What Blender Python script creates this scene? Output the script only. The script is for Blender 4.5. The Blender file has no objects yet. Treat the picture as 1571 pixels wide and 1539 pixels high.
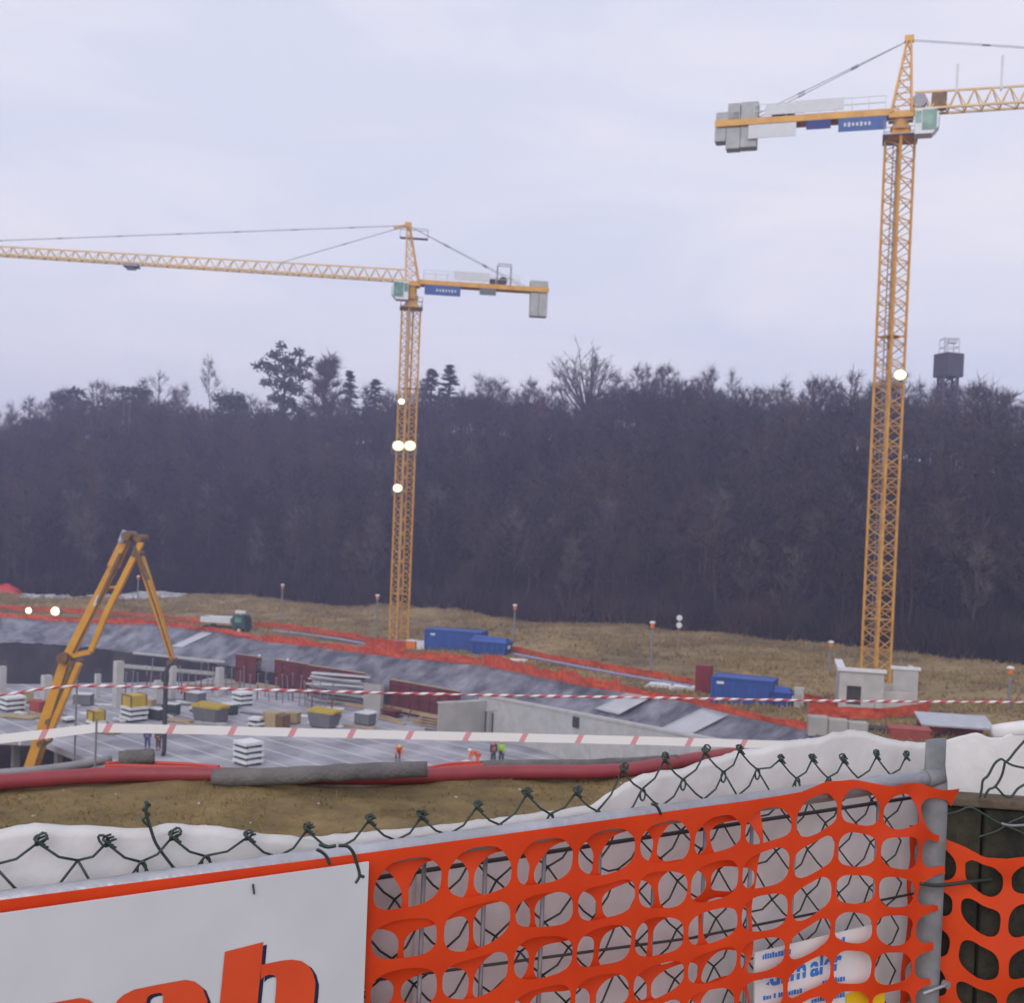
import bpy, bmesh, math, random
import numpy as np
from mathutils import Vector, Matrix, noise as mnoise

R = math.radians
rnd = random.Random(11)
sc = bpy.context.scene
COL = sc.collection

# ------------------------------------------------------------------ camera
FPX, CX, CY = 1700.0, 785.5, 829.7
PITCH, ROLL = R(-1.0), R(2.3)
_f = Vector((0, math.cos(PITCH), math.sin(PITCH)))
_u0 = Vector((0, -math.sin(PITCH), math.cos(PITCH)))
_r0 = Vector((1, 0, 0))
_r = _r0 * math.cos(ROLL) + _u0 * math.sin(ROLL)
_u = _u0 * math.cos(ROLL) - _r0 * math.sin(ROLL)

def ray(px, py):
    return _f + _r * ((px - CX) / FPX) - _u * ((py - CY) / FPX)
def at_y(px, py, Y):
    d = ray(px, py); return d * (Y / d.y)
def at_z(px, py, Z):
    d = ray(px, py); return d * (Z / d.z)
def hor(px):
    return 800 - (785 - px) * 0.0402

cam = bpy.data.cameras.new('camera')
co = bpy.data.objects.new('camera', cam); COL.objects.link(co)
cam.sensor_fit = 'HORIZONTAL'; cam.sensor_width = 36; cam.lens = FPX / 1571 * 36
cam.shift_y = (CY - 769.5) / 1571
cam.clip_start = 0.05; cam.clip_end = 3000
M3 = Matrix((_r, _u, -_f)).transposed()
co.matrix_world = M3.to_4x4()
cam.dof.use_dof = True; cam.dof.focus_distance = 2.2
cam.dof.aperture_fstop = cam.lens / 4.0
sc.camera = co
sc.view_settings.view_transform = 'Standard'; sc.view_settings.look = 'None'
sc.view_settings.exposure = 0.0; sc.view_settings.gamma = 1
sc.cycles.use_denoising = True
sc.cycles.sample_clamp_indirect = 4
sc.cycles.max_bounces = 8
sc.cycles.volume_bounces = 1
sc.cycles.transparent_max_bounces = 16

# ------------------------------------------------------------------ light
EL, AZ = R(30), R(196)      # soft sun behind the cloud, behind the viewer
w = bpy.data.worlds.new('World'); sc.world = w; w.use_nodes = True
nt = w.node_tree; nt.nodes.clear()
def N(t, **k):
    n = nt.nodes.new(t)
    for a, b in k.items(): setattr(n, a, b)
    return n
sky = N('ShaderNodeTexSky', sky_type='NISHITA', sun_disc=False)
sky.sun_elevation = EL; sky.sun_rotation = AZ
tc = N('ShaderNodeTexCoord')
mp = N('ShaderNodeMapping'); mp.inputs['Scale'].default_value = (1.6, 1.6, 7.0); mp.inputs['Rotation'].default_value = (0, R(4), 0)
n1 = N('ShaderNodeTexNoise'); n1.inputs['Scale'].default_value = 1.7; n1.inputs['Detail'].default_value = 5; n1.inputs['Roughness'].default_value = .5; n1.inputs['Distortion'].default_value = .5
cr = N('ShaderNodeValToRGB')
cr.color_ramp.elements[0].position = .36; cr.color_ramp.elements[0].color = (7.8, 8.05, 9.5, 1)
cr.color_ramp.elements[1].position = .66; cr.color_ramp.elements[1].color = (9.4, 9.15, 9.85, 1)
mx = N('ShaderNodeMix', data_type='RGBA'); mx.inputs[0].default_value = .94
bg = N('ShaderNodeBackground'); bg.inputs['Strength'].default_value = .1
ow = N('ShaderNodeOutputWorld')
L = nt.links.new
L(tc.outputs['Generated'], mp.inputs['Vector']); L(mp.outputs[0], n1.inputs['Vector']); L(n1.outputs[0], cr.inputs[0])
L(sky.outputs[0], mx.inputs[6]); L(cr.outputs[0], mx.inputs[7]); L(mx.outputs[2], bg.inputs['Color']); L(bg.outputs[0], ow.inputs[0])
sl = bpy.data.lights.new('sun', 'SUN'); sl.energy = 1.5; sl.angle = R(50); sl.color = (1, .95, .88)
so = bpy.data.objects.new('sun', sl); COL.objects.link(so)
sd = Vector((math.sin(AZ) * math.cos(EL), math.cos(AZ) * math.cos(EL), math.sin(EL)))   # towards the sun
so.rotation_euler = (-sd).to_track_quat('-Z', 'Y').to_euler()

# ------------------------------------------------------------------ materials
def mat(name, c1, c2=None, scale=4.0, rough=.75, metal=0.0, bump=0.0, bscale=None, stretch=None, lo=.35, hi=.65, transl=0.0, spec=None, rand=0.0):
    m = bpy.data.materials.new(name); m.use_nodes = True
    t = m.node_tree; b = t.nodes['Principled BSDF']; lk = t.links.new
    b.inputs['Roughness'].default_value = rough; b.inputs['Metallic'].default_value = metal
    if spec is not None: b.inputs['Specular IOR Level'].default_value = spec
    b.inputs['Base Color'].default_value = (*c1, 1)
    vec = None
    def coords():
        nonlocal vec
        if vec is None:
            a = t.nodes.new('ShaderNodeTexCoord'); vec = a.outputs['Object']
            if stretch:
                p = t.nodes.new('ShaderNodeMapping'); p.inputs['Scale'].default_value = stretch
                lk(vec, p.inputs['Vector']); vec = p.outputs[0]
        return vec
    colsock = None
    if c2 is not None:
        n = t.nodes.new('ShaderNodeTexNoise'); n.inputs['Scale'].default_value = scale; n.inputs['Detail'].default_value = 7; n.inputs['Roughness'].default_value = .62
        lk(coords(), n.inputs['Vector'])
        r = t.nodes.new('ShaderNodeValToRGB')
        r.color_ramp.elements[0].position = lo; r.color_ramp.elements[0].color = (*c1, 1)
        r.color_ramp.elements[1].position = hi; r.color_ramp.elements[1].color = (*c2, 1)
        lk(n.outputs[0], r.inputs[0]); colsock = r.outputs[0]
        if rand:
            oi = t.nodes.new('ShaderNodeObjectInfo'); hv = t.nodes.new('ShaderNodeHueSaturation')
            mr = t.nodes.new('ShaderNodeMapRange'); mr.inputs[3].default_value = 1 - rand; mr.inputs[4].default_value = 1 + rand
            lk(oi.outputs['Random'], mr.inputs[0]); lk(mr.outputs[0], hv.inputs['Value']); lk(colsock, hv.inputs['Color']); colsock = hv.outputs[0]
        lk(colsock, b.inputs['Base Color'])
    if bump:
        n = t.nodes.new('ShaderNodeTexNoise'); n.inputs['Scale'].default_value = bscale or scale * 3; n.inputs['Detail'].default_value = 6
        lk(coords(), n.inputs['Vector'])
        bp = t.nodes.new('ShaderNodeBump'); bp.inputs['Strength'].default_value = min(1, bump); bp.inputs['Distance'].default_value = .02 if bump <= 1 else .1
        lk(n.outputs[0], bp.inputs['Height']); lk(bp.outputs[0], b.inputs['Normal'])
    if transl:
        tr = t.nodes.new('ShaderNodeBsdfTranslucent'); tr.inputs[0].default_value = (*c1, 1)
        if colsock: lk(colsock, tr.inputs[0])
        ms = t.nodes.new('ShaderNodeMixShader'); ms.inputs[0].default_value = transl
        o = t.nodes['Material Output']
        lk(b.outputs[0], ms.inputs[1]); lk(tr.outputs[0], ms.inputs[2]); lk(ms.outputs[0], o.inputs['Surface'])
    return m

def emit(name, c, s):
    m = bpy.data.materials.new(name); m.use_nodes = True
    b = m.node_tree.nodes['Principled BSDF']
    b.inputs['Base Color'].default_value = (.8, .8, .8, 1)
    b.inputs['Emission Color'].default_value = (*c, 1); b.inputs['Emission Strength'].default_value = s
    return m

M = {}
M['crane'] = mat('crane_yellow', (.68, .37, .062), (.55, .26, .03), 1.2, .5)
M['crane_skyglare'] = mat('crane_yellow_skyglare', (.72, .52, .25), (.64, .42, .17), 1.0, .5)  # same crane yellow, with overexposure against the sky paled into the colour
M['pump'] = mat('pump_yellow', (.72, .36, .02), (.60, .26, .012), .9, .4, lo=.3, hi=.7)
M['pump_dark'] = mat('pump_grease', (.10, .06, .03), (.22, .12, .03), 3, .6)
M['steel'] = mat('galvanised', (.36, .37, .40), (.48, .49, .53), 9, .45, .55, .25, 60)
M['steel_dull'] = mat('dull_steel', (.20, .20, .22), (.30, .30, .33), 7, .55, .4)
M['post_steel'] = mat('weathered_steel', (.15, .155, .165), (.23, .235, .25), 14, .7, .1, .08, 90)
M['dark'] = mat('dark_metal', (.03, .03, .035), (.05, .05, .05), 6, .6)
M['concrete'] = mat('concrete', (.30, .29, .27), (.40, .39, .36), .5, .9, 0, .4, 6)
M['concrete_pale'] = mat('concrete_pale', (.40, .40, .38), (.50, .49, .47), 1.2, .9, 0, .4, 6)
M['cweight'] = mat('ballast_concrete', (.34, .35, .34), (.44, .45, .44), 1.3, .9)
M['wall_dark'] = mat('recess_shade_concrete', (.016, .016, .022), (.055, .052, .06), .35, .9, stretch=(1, 1, .5))  # shade of the deep recess is put into the wall's colour
M['white_paint'] = mat('white_paint', (.72, .73, .74), (.62, .62, .64), 3, .5)
M['grey_panel'] = mat('grey_panel', (.55, .57, .58), (.62, .63, .64), 2, .6)
M['glass_green'] = mat('green_glass', (.05, .15, .12), (.20, .36, .30), 1.2, .12)
M['blue_banner'] = mat('blue_banner', (.025, .075, .26), (.035, .10, .32), 2, .5)
M['blue'] = mat('blue_container', (.012, .085, .36), (.02, .06, .24), 1.3, .5)
M['blue_dark'] = mat('blue_container_trim', (.012, .05, .20), None, 1, .5)
M['net_far'] = mat('barrier_mesh_far', (.76, .115, .022), (.42, .06, .028), 2.0, .6, transl=.25)
M['net'] = mat('barrier_mesh', (.90, .092, .013), (.78, .064, .009), 4.0, .5, transl=.38)
M['tarp'] = mat('grey_sheeting', (.065, .07, .095), (.25, .255, .30), .5, .5, 0, .8, 1.4, lo=.38, hi=.66)
M['tarp_pale'] = mat('pale_sheeting', (.50, .51, .54), (.40, .42, .46), .6, .5)
M['soil'] = mat('dry_soil', (.095, .066, .024), (.245, .172, .068), 2.8, .95, 0, 1.0, 26, lo=.3, hi=.7)
M['grass_near'] = mat('dry_grass_near', (.16, .105, .035), (.24, .17, .06), 1.3, .9, transl=.2)
M['meadow'] = mat('meadow', (.10, .074, .028), (.32, .23, .098), .13, .95, 0, 1.5, 1.2, stretch=(1, 1.8, 1), lo=.36, hi=.64)
M['grass_far'] = mat('dry_grass_far', (.20, .145, .058), (.42, .305, .125), .13, .9, transl=.2)
M['bank'] = mat('bank_soil', (.10, .075, .045), (.17, .13, .08), .8, .95)
M['litter'] = mat('leaf_litter', (.035, .026, .022), (.06, .042, .03), .3, 1)
M['bark'] = mat('bark', (.055, .045, .042), (.085, .068, .06), .8, .95, rand=.3)
M['twig'] = mat('twigs', (.050, .038, .036), (.078, .056, .047), .15, .95, rand=.3)
M['twig_wood'] = mat('wood_twigs', (.042, .033, .036), (.082, .054, .042), .055, .95)
M['twig_red'] = mat('rusty_twigs', (.10, .050, .032), (.13, .07, .04), .4, .95)
M['twig_pale'] = mat('pale_twigs', (.10, .085, .078), (.13, .11, .10), .4, .95)
M['needle'] = mat('needles', (.014, .024, .018), (.028, .042, .026), .5, .8)
M['sheet'] = mat('white_geotextile', (.74, .725, .72), (.86, .85, .86), 3.5, .85, 0, .30, 16, transl=.28, lo=.28, hi=.55)
M['sign'] = mat('white_board', (.52, .54, .58), (.60, .62, .66), 3.5, .5, lo=.25, hi=.6)
M['letter'] = mat('orange_letter', (.70, .075, .018), (.62, .06, .015), 6, .5)
M['letter_shadow'] = mat('navy_letter', (.010, .012, .05), None, 1, .5)
M['sign_blue'] = mat('sign_blue', (.03, .19, .62), None, 1, .5)
M['sign_yellow'] = mat('sign_yellow', (.75, .48, .01), None, 1, .5)
M['wire'] = mat('green_wire', (.018, .035, .030), (.03, .05, .04), 20, .45)
M['pipe_red'] = mat('red_conduit', (.29, .040, .050), (.22, .034, .042), 5, .5, 0, .1, 20)
M['hose_red'] = mat('red_hose', (.50, .05, .035), None, 1, .5)
M['foam'] = mat('grey_foam', (.095, .09, .095), (.17, .16, .155), 6, .95, 0, .7, 40, lo=.3, hi=.7)
M['grey_pipe'] = mat('grey_pipe', (.22, .22, .23), (.28, .28, .29), 3, .7)
M['red_form'] = mat('red_formwork', (.16, .028, .026), (.10, .022, .022), .6, .75)
M['ply'] = mat('plywood', (.34, .26, .13), (.42, .33, .17), 1.6, .8)
M['timber'] = mat('timber', (.34, .24, .13), (.42, .31, .18), 1.2, .85)
M['yellow_crate'] = mat('yellow_crate', (.55, .40, .03), (.42, .30, .03), 2, .7)
M['board_white'] = mat('white_panel', (.66, .67, .68), (.74, .74, .75), 2, .6)
M['board_edge'] = mat('dark_bearer', (.035, .06, .05), None, 1, .8)
M['grey_box'] = mat('grey_skip', (.12, .125, .135), (.17, .17, .18), 1.5, .7)
M['green_truck'] = mat('green_truck', (.008, .05, .045), (.012, .065, .055), 2, .4)
M['tyre'] = mat('tyre', (.02, .02, .02), None, 1, .9)
M['orange_box'] = mat('orange_box', (.72, .20, .012), None, 1, .5)
M['red_wc'] = mat('red_cabin', (.22, .014, .02), (.15, .01, .015), 2, .5)
M['red_crate'] = mat('red_crate', (.36, .07, .045), (.25, .045, .03), 1.5, .7)
M['roof_sheet'] = mat('grey_roof_sheet', (.34, .36, .40), (.44, .46, .50), 1.4, .4)
M['rubble'] = mat('pale_rubble', (.34, .34, .36), (.50, .50, .52), .6, .9)
M['red_tarp'] = mat('red_tarpaulin', (.55, .04, .03), (.45, .03, .025), 1, .5)
M['lilac_pipe'] = mat('lilac_pipe', (.28, .26, .45), None, 1, .5)
M['tower_grey'] = mat('tower_cladding', (.055, .055, .075), (.075, .075, .095), 1.5, .7)
M['lamp_warm'] = emit('lamp_lit', (1, .90, .55), 9)
M['lamp_glow'] = emit('lamp_glow_lit', (1, .80, .22), 1.9)  # yellow glow around the lit lenses, carried by an added emissive ring
M['lamp_site'] = emit('site_lamp_lit', (1, .92, .62), 14)
M['skin'] = mat('skin', (.45, .27, .20), None, 1, .6)
M['hi_orange'] = mat('hi_vis_orange', (.85, .14, .015), (.75, .11, .012), 5, .7)
M['hi_green'] = mat('hi_vis_green', (.30, .62, .05), None, 1, .7)
M['navy'] = mat('navy_cloth', (.025, .028, .06), (.035, .04, .08), 5, .85)
M['brown_cloth'] = mat('brown_cloth', (.10, .06, .045), None, 1, .85)
M['grey_cloth'] = mat('grey_cloth', (.12, .12, .13), None, 1, .85)
M['blue_cloth'] = mat('blue_cloth', (.04, .06, .20), None, 1, .85)
M['boot'] = mat('boot', (.02, .018, .015), None, 1, .8)
M['helmet_w'] = mat('white_helmet', (.75, .75, .75), None, 1, .4)
M['helmet_o'] = mat('orange_helmet', (.85, .16, .03), None, 1, .4)
M['helmet_y'] = mat('yellow_helmet', (.75, .5, .05), None, 1, .4)
M['mossy'] = mat('mossy_boards', (.012, .014, .010), (.060, .056, .036), 9, .95, 0, 1.0, 30, stretch=(1, 1, .7), lo=.36, hi=.70)
M['mossy_top'] = mat('weathered_cap', (.075, .055, .038), (.13, .098, .07), 14, .95, 0, .5, 40)

def wood_material():
    m = M['twig_wood']; t = m.node_tree; b = t.nodes['Principled BSDF']
    a = t.nodes.new('ShaderNodeAttribute'); a.attribute_name = 'tint'
    r = t.nodes.new('ShaderNodeValToRGB'); e = r.color_ramp.elements
    e[0].position = 0; e[0].color = (.009, .008, .009, 1); e[1].position = 1; e[1].color = (.085, .048, .033, 1)
    for p, c in ((.35, (.020, .017, .017, 1)), (.65, (.050, .037, .032, 1))): x = e.new(p); x.color = c
    t.links.new(a.outputs['Fac'], r.inputs[0]); t.links.new(r.outputs[0], b.inputs['Base Color'])
wood_material()

# slab: precast planks with pale joints running along the building axis
def slab_material():
    m = bpy.data.materials.new('slab_planks'); m.use_nodes = True
    t = m.node_tree; b = t.nodes['Principled BSDF']; lk = t.links.new
    b.inputs['Roughness'].default_value = .8
    a = t.nodes.new('ShaderNodeTexCoord')
    p = t.nodes.new('ShaderNodeMapping'); p.inputs['Rotation'].default_value = (0, 0, R(43.5))
    lk(a.outputs['Object'], p.inputs['Vector'])
    s = t.nodes.new('ShaderNodeSeparateXYZ'); lk(p.outputs[0], s.inputs[0])
    def ma(op, x, y):
        n = t.nodes.new('ShaderNodeMath'); n.operation = op
        for i, v in enumerate((x, y)):
            if isinstance(v, (int, float)): n.inputs[i].default_value = v
            else: lk(v, n.inputs[i])
        return n.outputs[0]
    fr = ma('FRACT', ma('DIVIDE', ma('ADD', s.outputs['Y'], 500.0), 2.15), 0)
    st = ma('LESS_THAN', fr, .06)
    n = t.nodes.new('ShaderNodeTexNoise'); n.inputs['Scale'].default_value = .35; n.inputs['Detail'].default_value = 8
    lk(a.outputs['Object'], n.inputs['Vector'])
    r = t.nodes.new('ShaderNodeValToRGB')
    r.color_ramp.elements[0].position = .35; r.color_ramp.elements[0].color = (.20, .20, .222, 1)
    r.color_ramp.elements[1].position = .68; r.color_ramp.elements[1].color = (.42, .41, .44, 1)
    lk(n.outputs[0], r.inputs[0])
    x = t.nodes.new('ShaderNodeMix'); x.data_type = 'RGBA'
    lk(st, x.inputs[0]); lk(r.outputs[0], x.inputs[6]); x.inputs[7].default_value = (.60, .59, .61, 1)
    lk(x.outputs[2], b.inputs['Base Color'])
    return m
M['slab'] = slab_material()

def stripe_material(name, period, frac, slant, cbg, cst):
    m = bpy.data.materials.new(name); m.use_nodes = True
    t = m.node_tree; b = t.nodes['Principled BSDF']; lk = t.links.new
    b.inputs['Roughness'].default_value = .5
    uv = t.nodes.new('ShaderNodeUVMap'); uv.uv_map = 'UVMap'
    s = t.nodes.new('ShaderNodeSeparateXYZ'); lk(uv.outputs[0], s.inputs[0])
    def ma(op, x, y):
        n = t.nodes.new('ShaderNodeMath'); n.operation = op
        for i, v in enumerate((x, y)):
            if isinstance(v, (int, float)): n.inputs[i].default_value = v
            else: lk(v, n.inputs[i])
        return n.outputs[0]
    v = ma('FRACT', ma('ADD', ma('DIVIDE', s.outputs['X'], period), ma('MULTIPLY', s.outputs['Y'], slant)), 0)
    k = ma('LESS_THAN', v, frac)
    x = t.nodes.new('ShaderNodeMix'); x.data_type = 'RGBA'
    lk(k, x.inputs[0]); x.inputs[6].default_value = (*cbg, 1); x.inputs[7].default_value = (*cst, 1)
    lk(x.outputs[2], b.inputs['Base Color'])
    return m
M['tape'] = stripe_material('tape_wide', .355, .10, -.07, (.78, .78, .79), (.66, .30, .34))
M['tape_twist'] = stripe_material('tape_twisted', .105, .52, 1.0, (.70, .68, .70), (.46, .07, .09))

# ------------------------------------------------------------------ mesh builder
class MB:
    def __init__(s): s.v = []; s.f = []; s.uv = None
    def poly(s, pts):
        n = len(s.v); s.v += [tuple(p) for p in pts]; s.f.append(tuple(range(n, n + len(pts))))
    def hexa(s, a, b):
        """a, b: two quads of matching corners"""
        n = len(s.v); s.v += [tuple(p) for p in a] + [tuple(p) for p in b]
        s.f += [(n+3, n+2, n+1, n), (n+4, n+5, n+6, n+7)]
        for i in range(4):
            j = (i + 1) % 4; s.f.append((n+i, n+j, n+4+j, n+4+i))
    def box(s, c, d, rz=0.0, rot=None):
        c = Vector(c); x, y, z = d[0]/2, d[1]/2, d[2]/2
        m = rot if rot is not None else Matrix.Rotation(rz, 3, 'Z')
        lo = [c + m @ Vector(p) for p in ((-x,-y,-z),(x,-y,-z),(x,y,-z),(-x,y,-z))]
        hi = [c + m @ Vector(p) for p in ((-x,-y,z),(x,-y,z),(x,y,z),(-x,y,z))]
        s.hexa(lo, hi)
    def bar(s, a, b, w, h=None, up=(0, 0, 1)):
        a, b = Vector(a), Vector(b); h = h or w; d = (b - a)
        if d.length < 1e-6: return
        d.normalize(); u = Vector(up)
        if abs(d.dot(u)) > .98: u = Vector((1, 0, 0))
        x = d.cross(u).normalized(); z = x.cross(d)
        q = [(-w/2, -h/2), (w/2, -h/2), (w/2, h/2), (-w/2, h/2)]
        s.hexa([a + x*i + z*j for i, j in q], [b + x*i + z*j for i, j in q])
    def taper(s, a, b, wa, ha, wb, hb, up=(0, 0, 1)):
        a, b = Vector(a), Vector(b); d = (b - a).normalized(); u = Vector(up)
        if abs(d.dot(u)) > .98: u = Vector((1, 0, 0))
        x = d.cross(u).normalized(); z = x.cross(d)
        q = [(-.5, -.5), (.5, -.5), (.5, .5), (-.5, .5)]
        s.hexa([a + x*i*wa + z*j*ha for i, j in q], [b + x*i*wb + z*j*hb for i, j in q])
    def tube(s, pts, r, n=6, cap=True, uv=False):
        pts = [Vector(p) for p in pts]; k = len(pts)
        rs = r if isinstance(r, (list, tuple)) else [r] * k
        base = len(s.v); px = None; ln = 0.0; us = []
        for i, p in enumerate(pts):
            d = (pts[min(i+1, k-1)] - pts[max(i-1, 0)])
            d = d.normalized() if d.length > 1e-9 else Vector((0, 0, 1))
            if px is None:
                u = Vector((0, 0, 1)) if abs(d.z) < .9 else Vector((1, 0, 0))
                px = d.cross(u).normalized()
            else:
                px = (px - d * px.dot(d))
                px = px.normalized() if px.length > 1e-6 else d.orthogonal().normalized()
            py = d.cross(px)
            if i: ln += (p - pts[i-1]).length
            us.append(ln)
            for j in range(n):
                a = 2 * math.pi * j / n
                s.v.append(tuple(p + (px * math.cos(a) + py * math.sin(a)) * rs[i]))
        for i in range(k - 1):
            for j in range(n):
                j2 = (j + 1) % n
                s.f.append((base+i*n+j, base+i*n+j2, base+(i+1)*n+j2, base+(i+1)*n+j))
                if uv:
                    if s.uv is None: s.uv = []
                    s.uv.append([(us[i], j/n), (us[i], (j+1)/n), (us[i+1], (j+1)/n), (us[i+1], j/n)])
        if cap and not uv:
            s.f.append(tuple(base + j for j in reversed(range(n))))
            s.f.append(tuple(base + (k-1)*n + j for j in range(n)))
    def lathe(s, prof, c=(0, 0, 0), n=12):
        c = Vector(c); base = len(s.v)
        for r_, z in prof:
            for j in range(n):
                a = 2*math.pi*j/n; s.v.append(tuple(c + Vector((r_*math.cos(a), r_*math.sin(a), z))))
        for i in range(len(prof)-1):
            for j in range(n):
                j2 = (j+1) % n; s.f.append((base+i*n+j, base+i*n+j2, base+(i+1)*n+j2, base+(i+1)*n+j))
        s.f.append(tuple(base+j for j in reversed(range(n)))); s.f.append(tuple(base+(len(prof)-1)*n+j for j in range(n)))
    def prism(s, poly, z0, z1):
        n = len(s.v); k = len(poly)
        s.v += [(p[0], p[1], z0) for p in poly] + [(p[0], p[1], z1) for p in poly]
        s.f.append(tuple(reversed(range(n, n+k)))); s.f.append(tuple(range(n+k, n+2*k)))
        for i in range(k):
            j = (i+1) % k; s.f.append((n+i, n+j, n+k+j, n+k+i))
    def build(s, name, m, parent=None, loc=(0, 0, 0), smooth=False, bevel=0.0, fix=False):
        me = bpy.data.meshes.new(name); me.from_pydata(s.v, [], s.f); me.update()
        if s.uv:
            u = me.uv_layers.new(name='UVMap'); i = 0
            for q in s.uv:
                for c in q: u.data[i].uv = c; i += 1
        if fix:
            bm = bmesh.new(); bm.from_mesh(me); bmesh.ops.recalc_face_normals(bm, faces=bm.faces); bm.to_mesh(me); bm.free()
        return link(name, me, m, parent, loc, smooth, bevel)

def link(name, me, m, parent=None, loc=(0, 0, 0), smooth=False, bevel=0.0):
    if m is not None: me.materials.append(m)
    if smooth: me.shade_smooth()
    o = bpy.data.objects.new(name, me); COL.objects.link(o); o.location = loc
    if parent is not None: o.parent = parent
    if bevel:
        b = o.modifiers.new('bevel', 'BEVEL'); b.width = bevel; b.segments = 2; b.limit_method = 'ANGLE'
    return o

def np_mesh(name, V, F, m, parent=None, smooth=False):
    """V (n,3) floats, F (k,3|4) ints"""
    me = bpy.data.meshes.new(name); k, q = F.shape
    me.vertices.add(len(V)); me.vertices.foreach_set('co', np.asarray(V, np.float32).ravel())
    me.loops.add(k*q); me.loops.foreach_set('vertex_index', F.astype(np.int32).ravel())
    me.polygons.add(k); me.polygons.foreach_set('loop_start', np.arange(0, k*q, q, dtype=np.int32))
    me.update(calc_edges=True); me.validate()
    return link(name, me, m, parent, smooth=smooth)

def tag(o, label=None, cat=None, group=None, kind=None):
    if label: o['label'] = label
    if cat: o['category'] = cat
    if group: o['group'] = group
    if kind or label: o['kind'] = kind or 'thing'
    return o
def thing(name, label, cat, loc=(0, 0, 0), rz=0.0, group=None):
    o = bpy.data.objects.new(name, None); COL.objects.link(o); o.empty_display_size = .3
    o.location = loc; o.rotation_euler = (0, 0, rz)
    return tag(o, label, cat, group)
def copy_tree(o, parent=None):
    c = o.copy(); COL.objects.link(c); c.parent = parent
    for ch in KIDS.get(o.name, [x for x in bpy.data.objects if x.parent == o]): copy_tree(ch, c)
    return c
KIDS = {}
def nz(x, y, z=0.0, s=1.0): return mnoise.noise(Vector((x*s, y*s, z)))
def interp(x, tab):
    return float(np.interp(x, [a for a, _ in tab], [b for _, b in tab]))
def lin(x, tab):
    """linear interpolation that also extrapolates"""
    if x <= tab[0][0]: (a, p), (b, q) = tab[0], tab[1]
    elif x >= tab[-1][0]: (a, p), (b, q) = tab[-2], tab[-1]
    else: return interp(x, tab)
    return p + (q - p) * (x - a) / (b - a)

# ------------------------------------------------------------------ terrain across the pit
E_PY = [(0, 950), (100, 952), (200, 958), (300, 968), (385, 978), (450, 985), (550, 997), (640, 1008), (750, 1022), (850, 1038), (950, 1057), (1050, 1076), (1150, 1099), (1230, 1122), (1300, 1148), (1571, 1235)]
E_Z = [(0, -14.6), (640, -13.6), (950, -12.8), (1230, -12.2), (1571, -12.0)]
W_PY = [(0, 913), (200, 912), (300, 911), (450, 920), (600, 930), (785, 944), (900, 952), (1000, 960), (1150, 975), (1250, 985), (1400, 1002), (1571, 1018)]
W_Z = [(0, -14.4), (600, -13.6), (1000, -12.6), (1571, -11.9)]
SIL = [(0, 632), (50, 615), (110, 596), (200, 588), (300, 598), (380, 606), (500, 606), (600, 596), (700, 582), (800, 588), (870, 592), (960, 566), (1060, 562), (1130, 575), (1150, 592), (1250, 584), (1340, 580), (1450, 590), (1571, 598)]
RIDGE_Y = [(0, 300), (500, 285), (900, 265), (1150, 230), (1571, 190)]
TREE_H = [(0, 14), (700, 13), (1100, 14), (1571, 15)]
def E_pt(px): return at_z(px, lin(px, E_PY), interp(px, E_Z))
def W_pt(px): return at_z(px, lin(px, W_PY), interp(px, W_Z))
def R_pt(px):
    Y = interp(px, RIDGE_Y); py = interp(px, SIL) + interp(px, TREE_H) * FPX / Y
    return at_y(px, py, Y)
def T_pt(px):
    e = E_pt(px); a, b = E_pt(px - 20), E_pt(px + 20)
    d = (b - a); d.z = 0; d.normalize(); n = Vector((-d.y, d.x, 0))
    if n.y > 0: n = -n
    return Vector((e.x + n.x*4.4, e.y + n.y*4.4, e.z - interp(px, [(0, 2.5), (640, 3.0), (1230, 3.4)])))

cols = [None] + list(range(-160, 1741, 20)) + [None]
def column(px):
    rows = []
    e, w_, r_ = E_pt(px), W_pt(px), R_pt(px)
    t_ = T_pt(px)
    rows.append((t_ + Vector((0, 0, -.1)), 0)); rows.append((e.copy(), 0))
    nm = 16
    for i in range(1, nm + 1):
        v = i / nm; p = e.lerp(w_, v)
        bumpz = 1.2 * nz(p.x, p.y, 3, .09) * min(1, v*3) + .8 * nz(p.x, p.y, 8, .22) * min(1, v*3)
        bumpz += 1.7 * max(0, nz(p.x, p.y, 21, .14)) * max(0, v - .55)
        p.z += bumpz * (.9 if px < 1000 else .45)
        rows.append((p, 1 if v < .97 else 2))
    nh = 18
    wz = rows[-1][0]
    for i in range(1, nh + 1):
        v = i / nh; p = wz.lerp(r_, v)
        p.z += (r_.z - wz.z) * .10 * math.sin(math.pi * v) + 1.2 * nz(p.x, p.y, 5, .04) * math.sin(math.pi * v)
        rows.append((p, 2))
    dirv = Vector((r_.x, r_.y, 0)).normalized()
    for i in range(1, 6):
        v = i / 5; p = r_ + dirv * (25 * i); p.z = r_.z - 1.0 * i * i
        rows.append((p, 2))
    return rows
grid = [column(px) for px in range(-160, 1741, 20)]
lefts = [(Vector((p.x - 180, p.y + 25, p.z)), k) for p, k in grid[0]]
rights = [(Vector((p.x + 160, p.y - 35, p.z)), k) for p, k in grid[-1]]
grid = [lefts] + grid + [rights]
NC, NR = len(grid), len(grid[0])
I_E, I_W, I_R = 1, 1 + 16, 1 + 16 + 18
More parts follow.
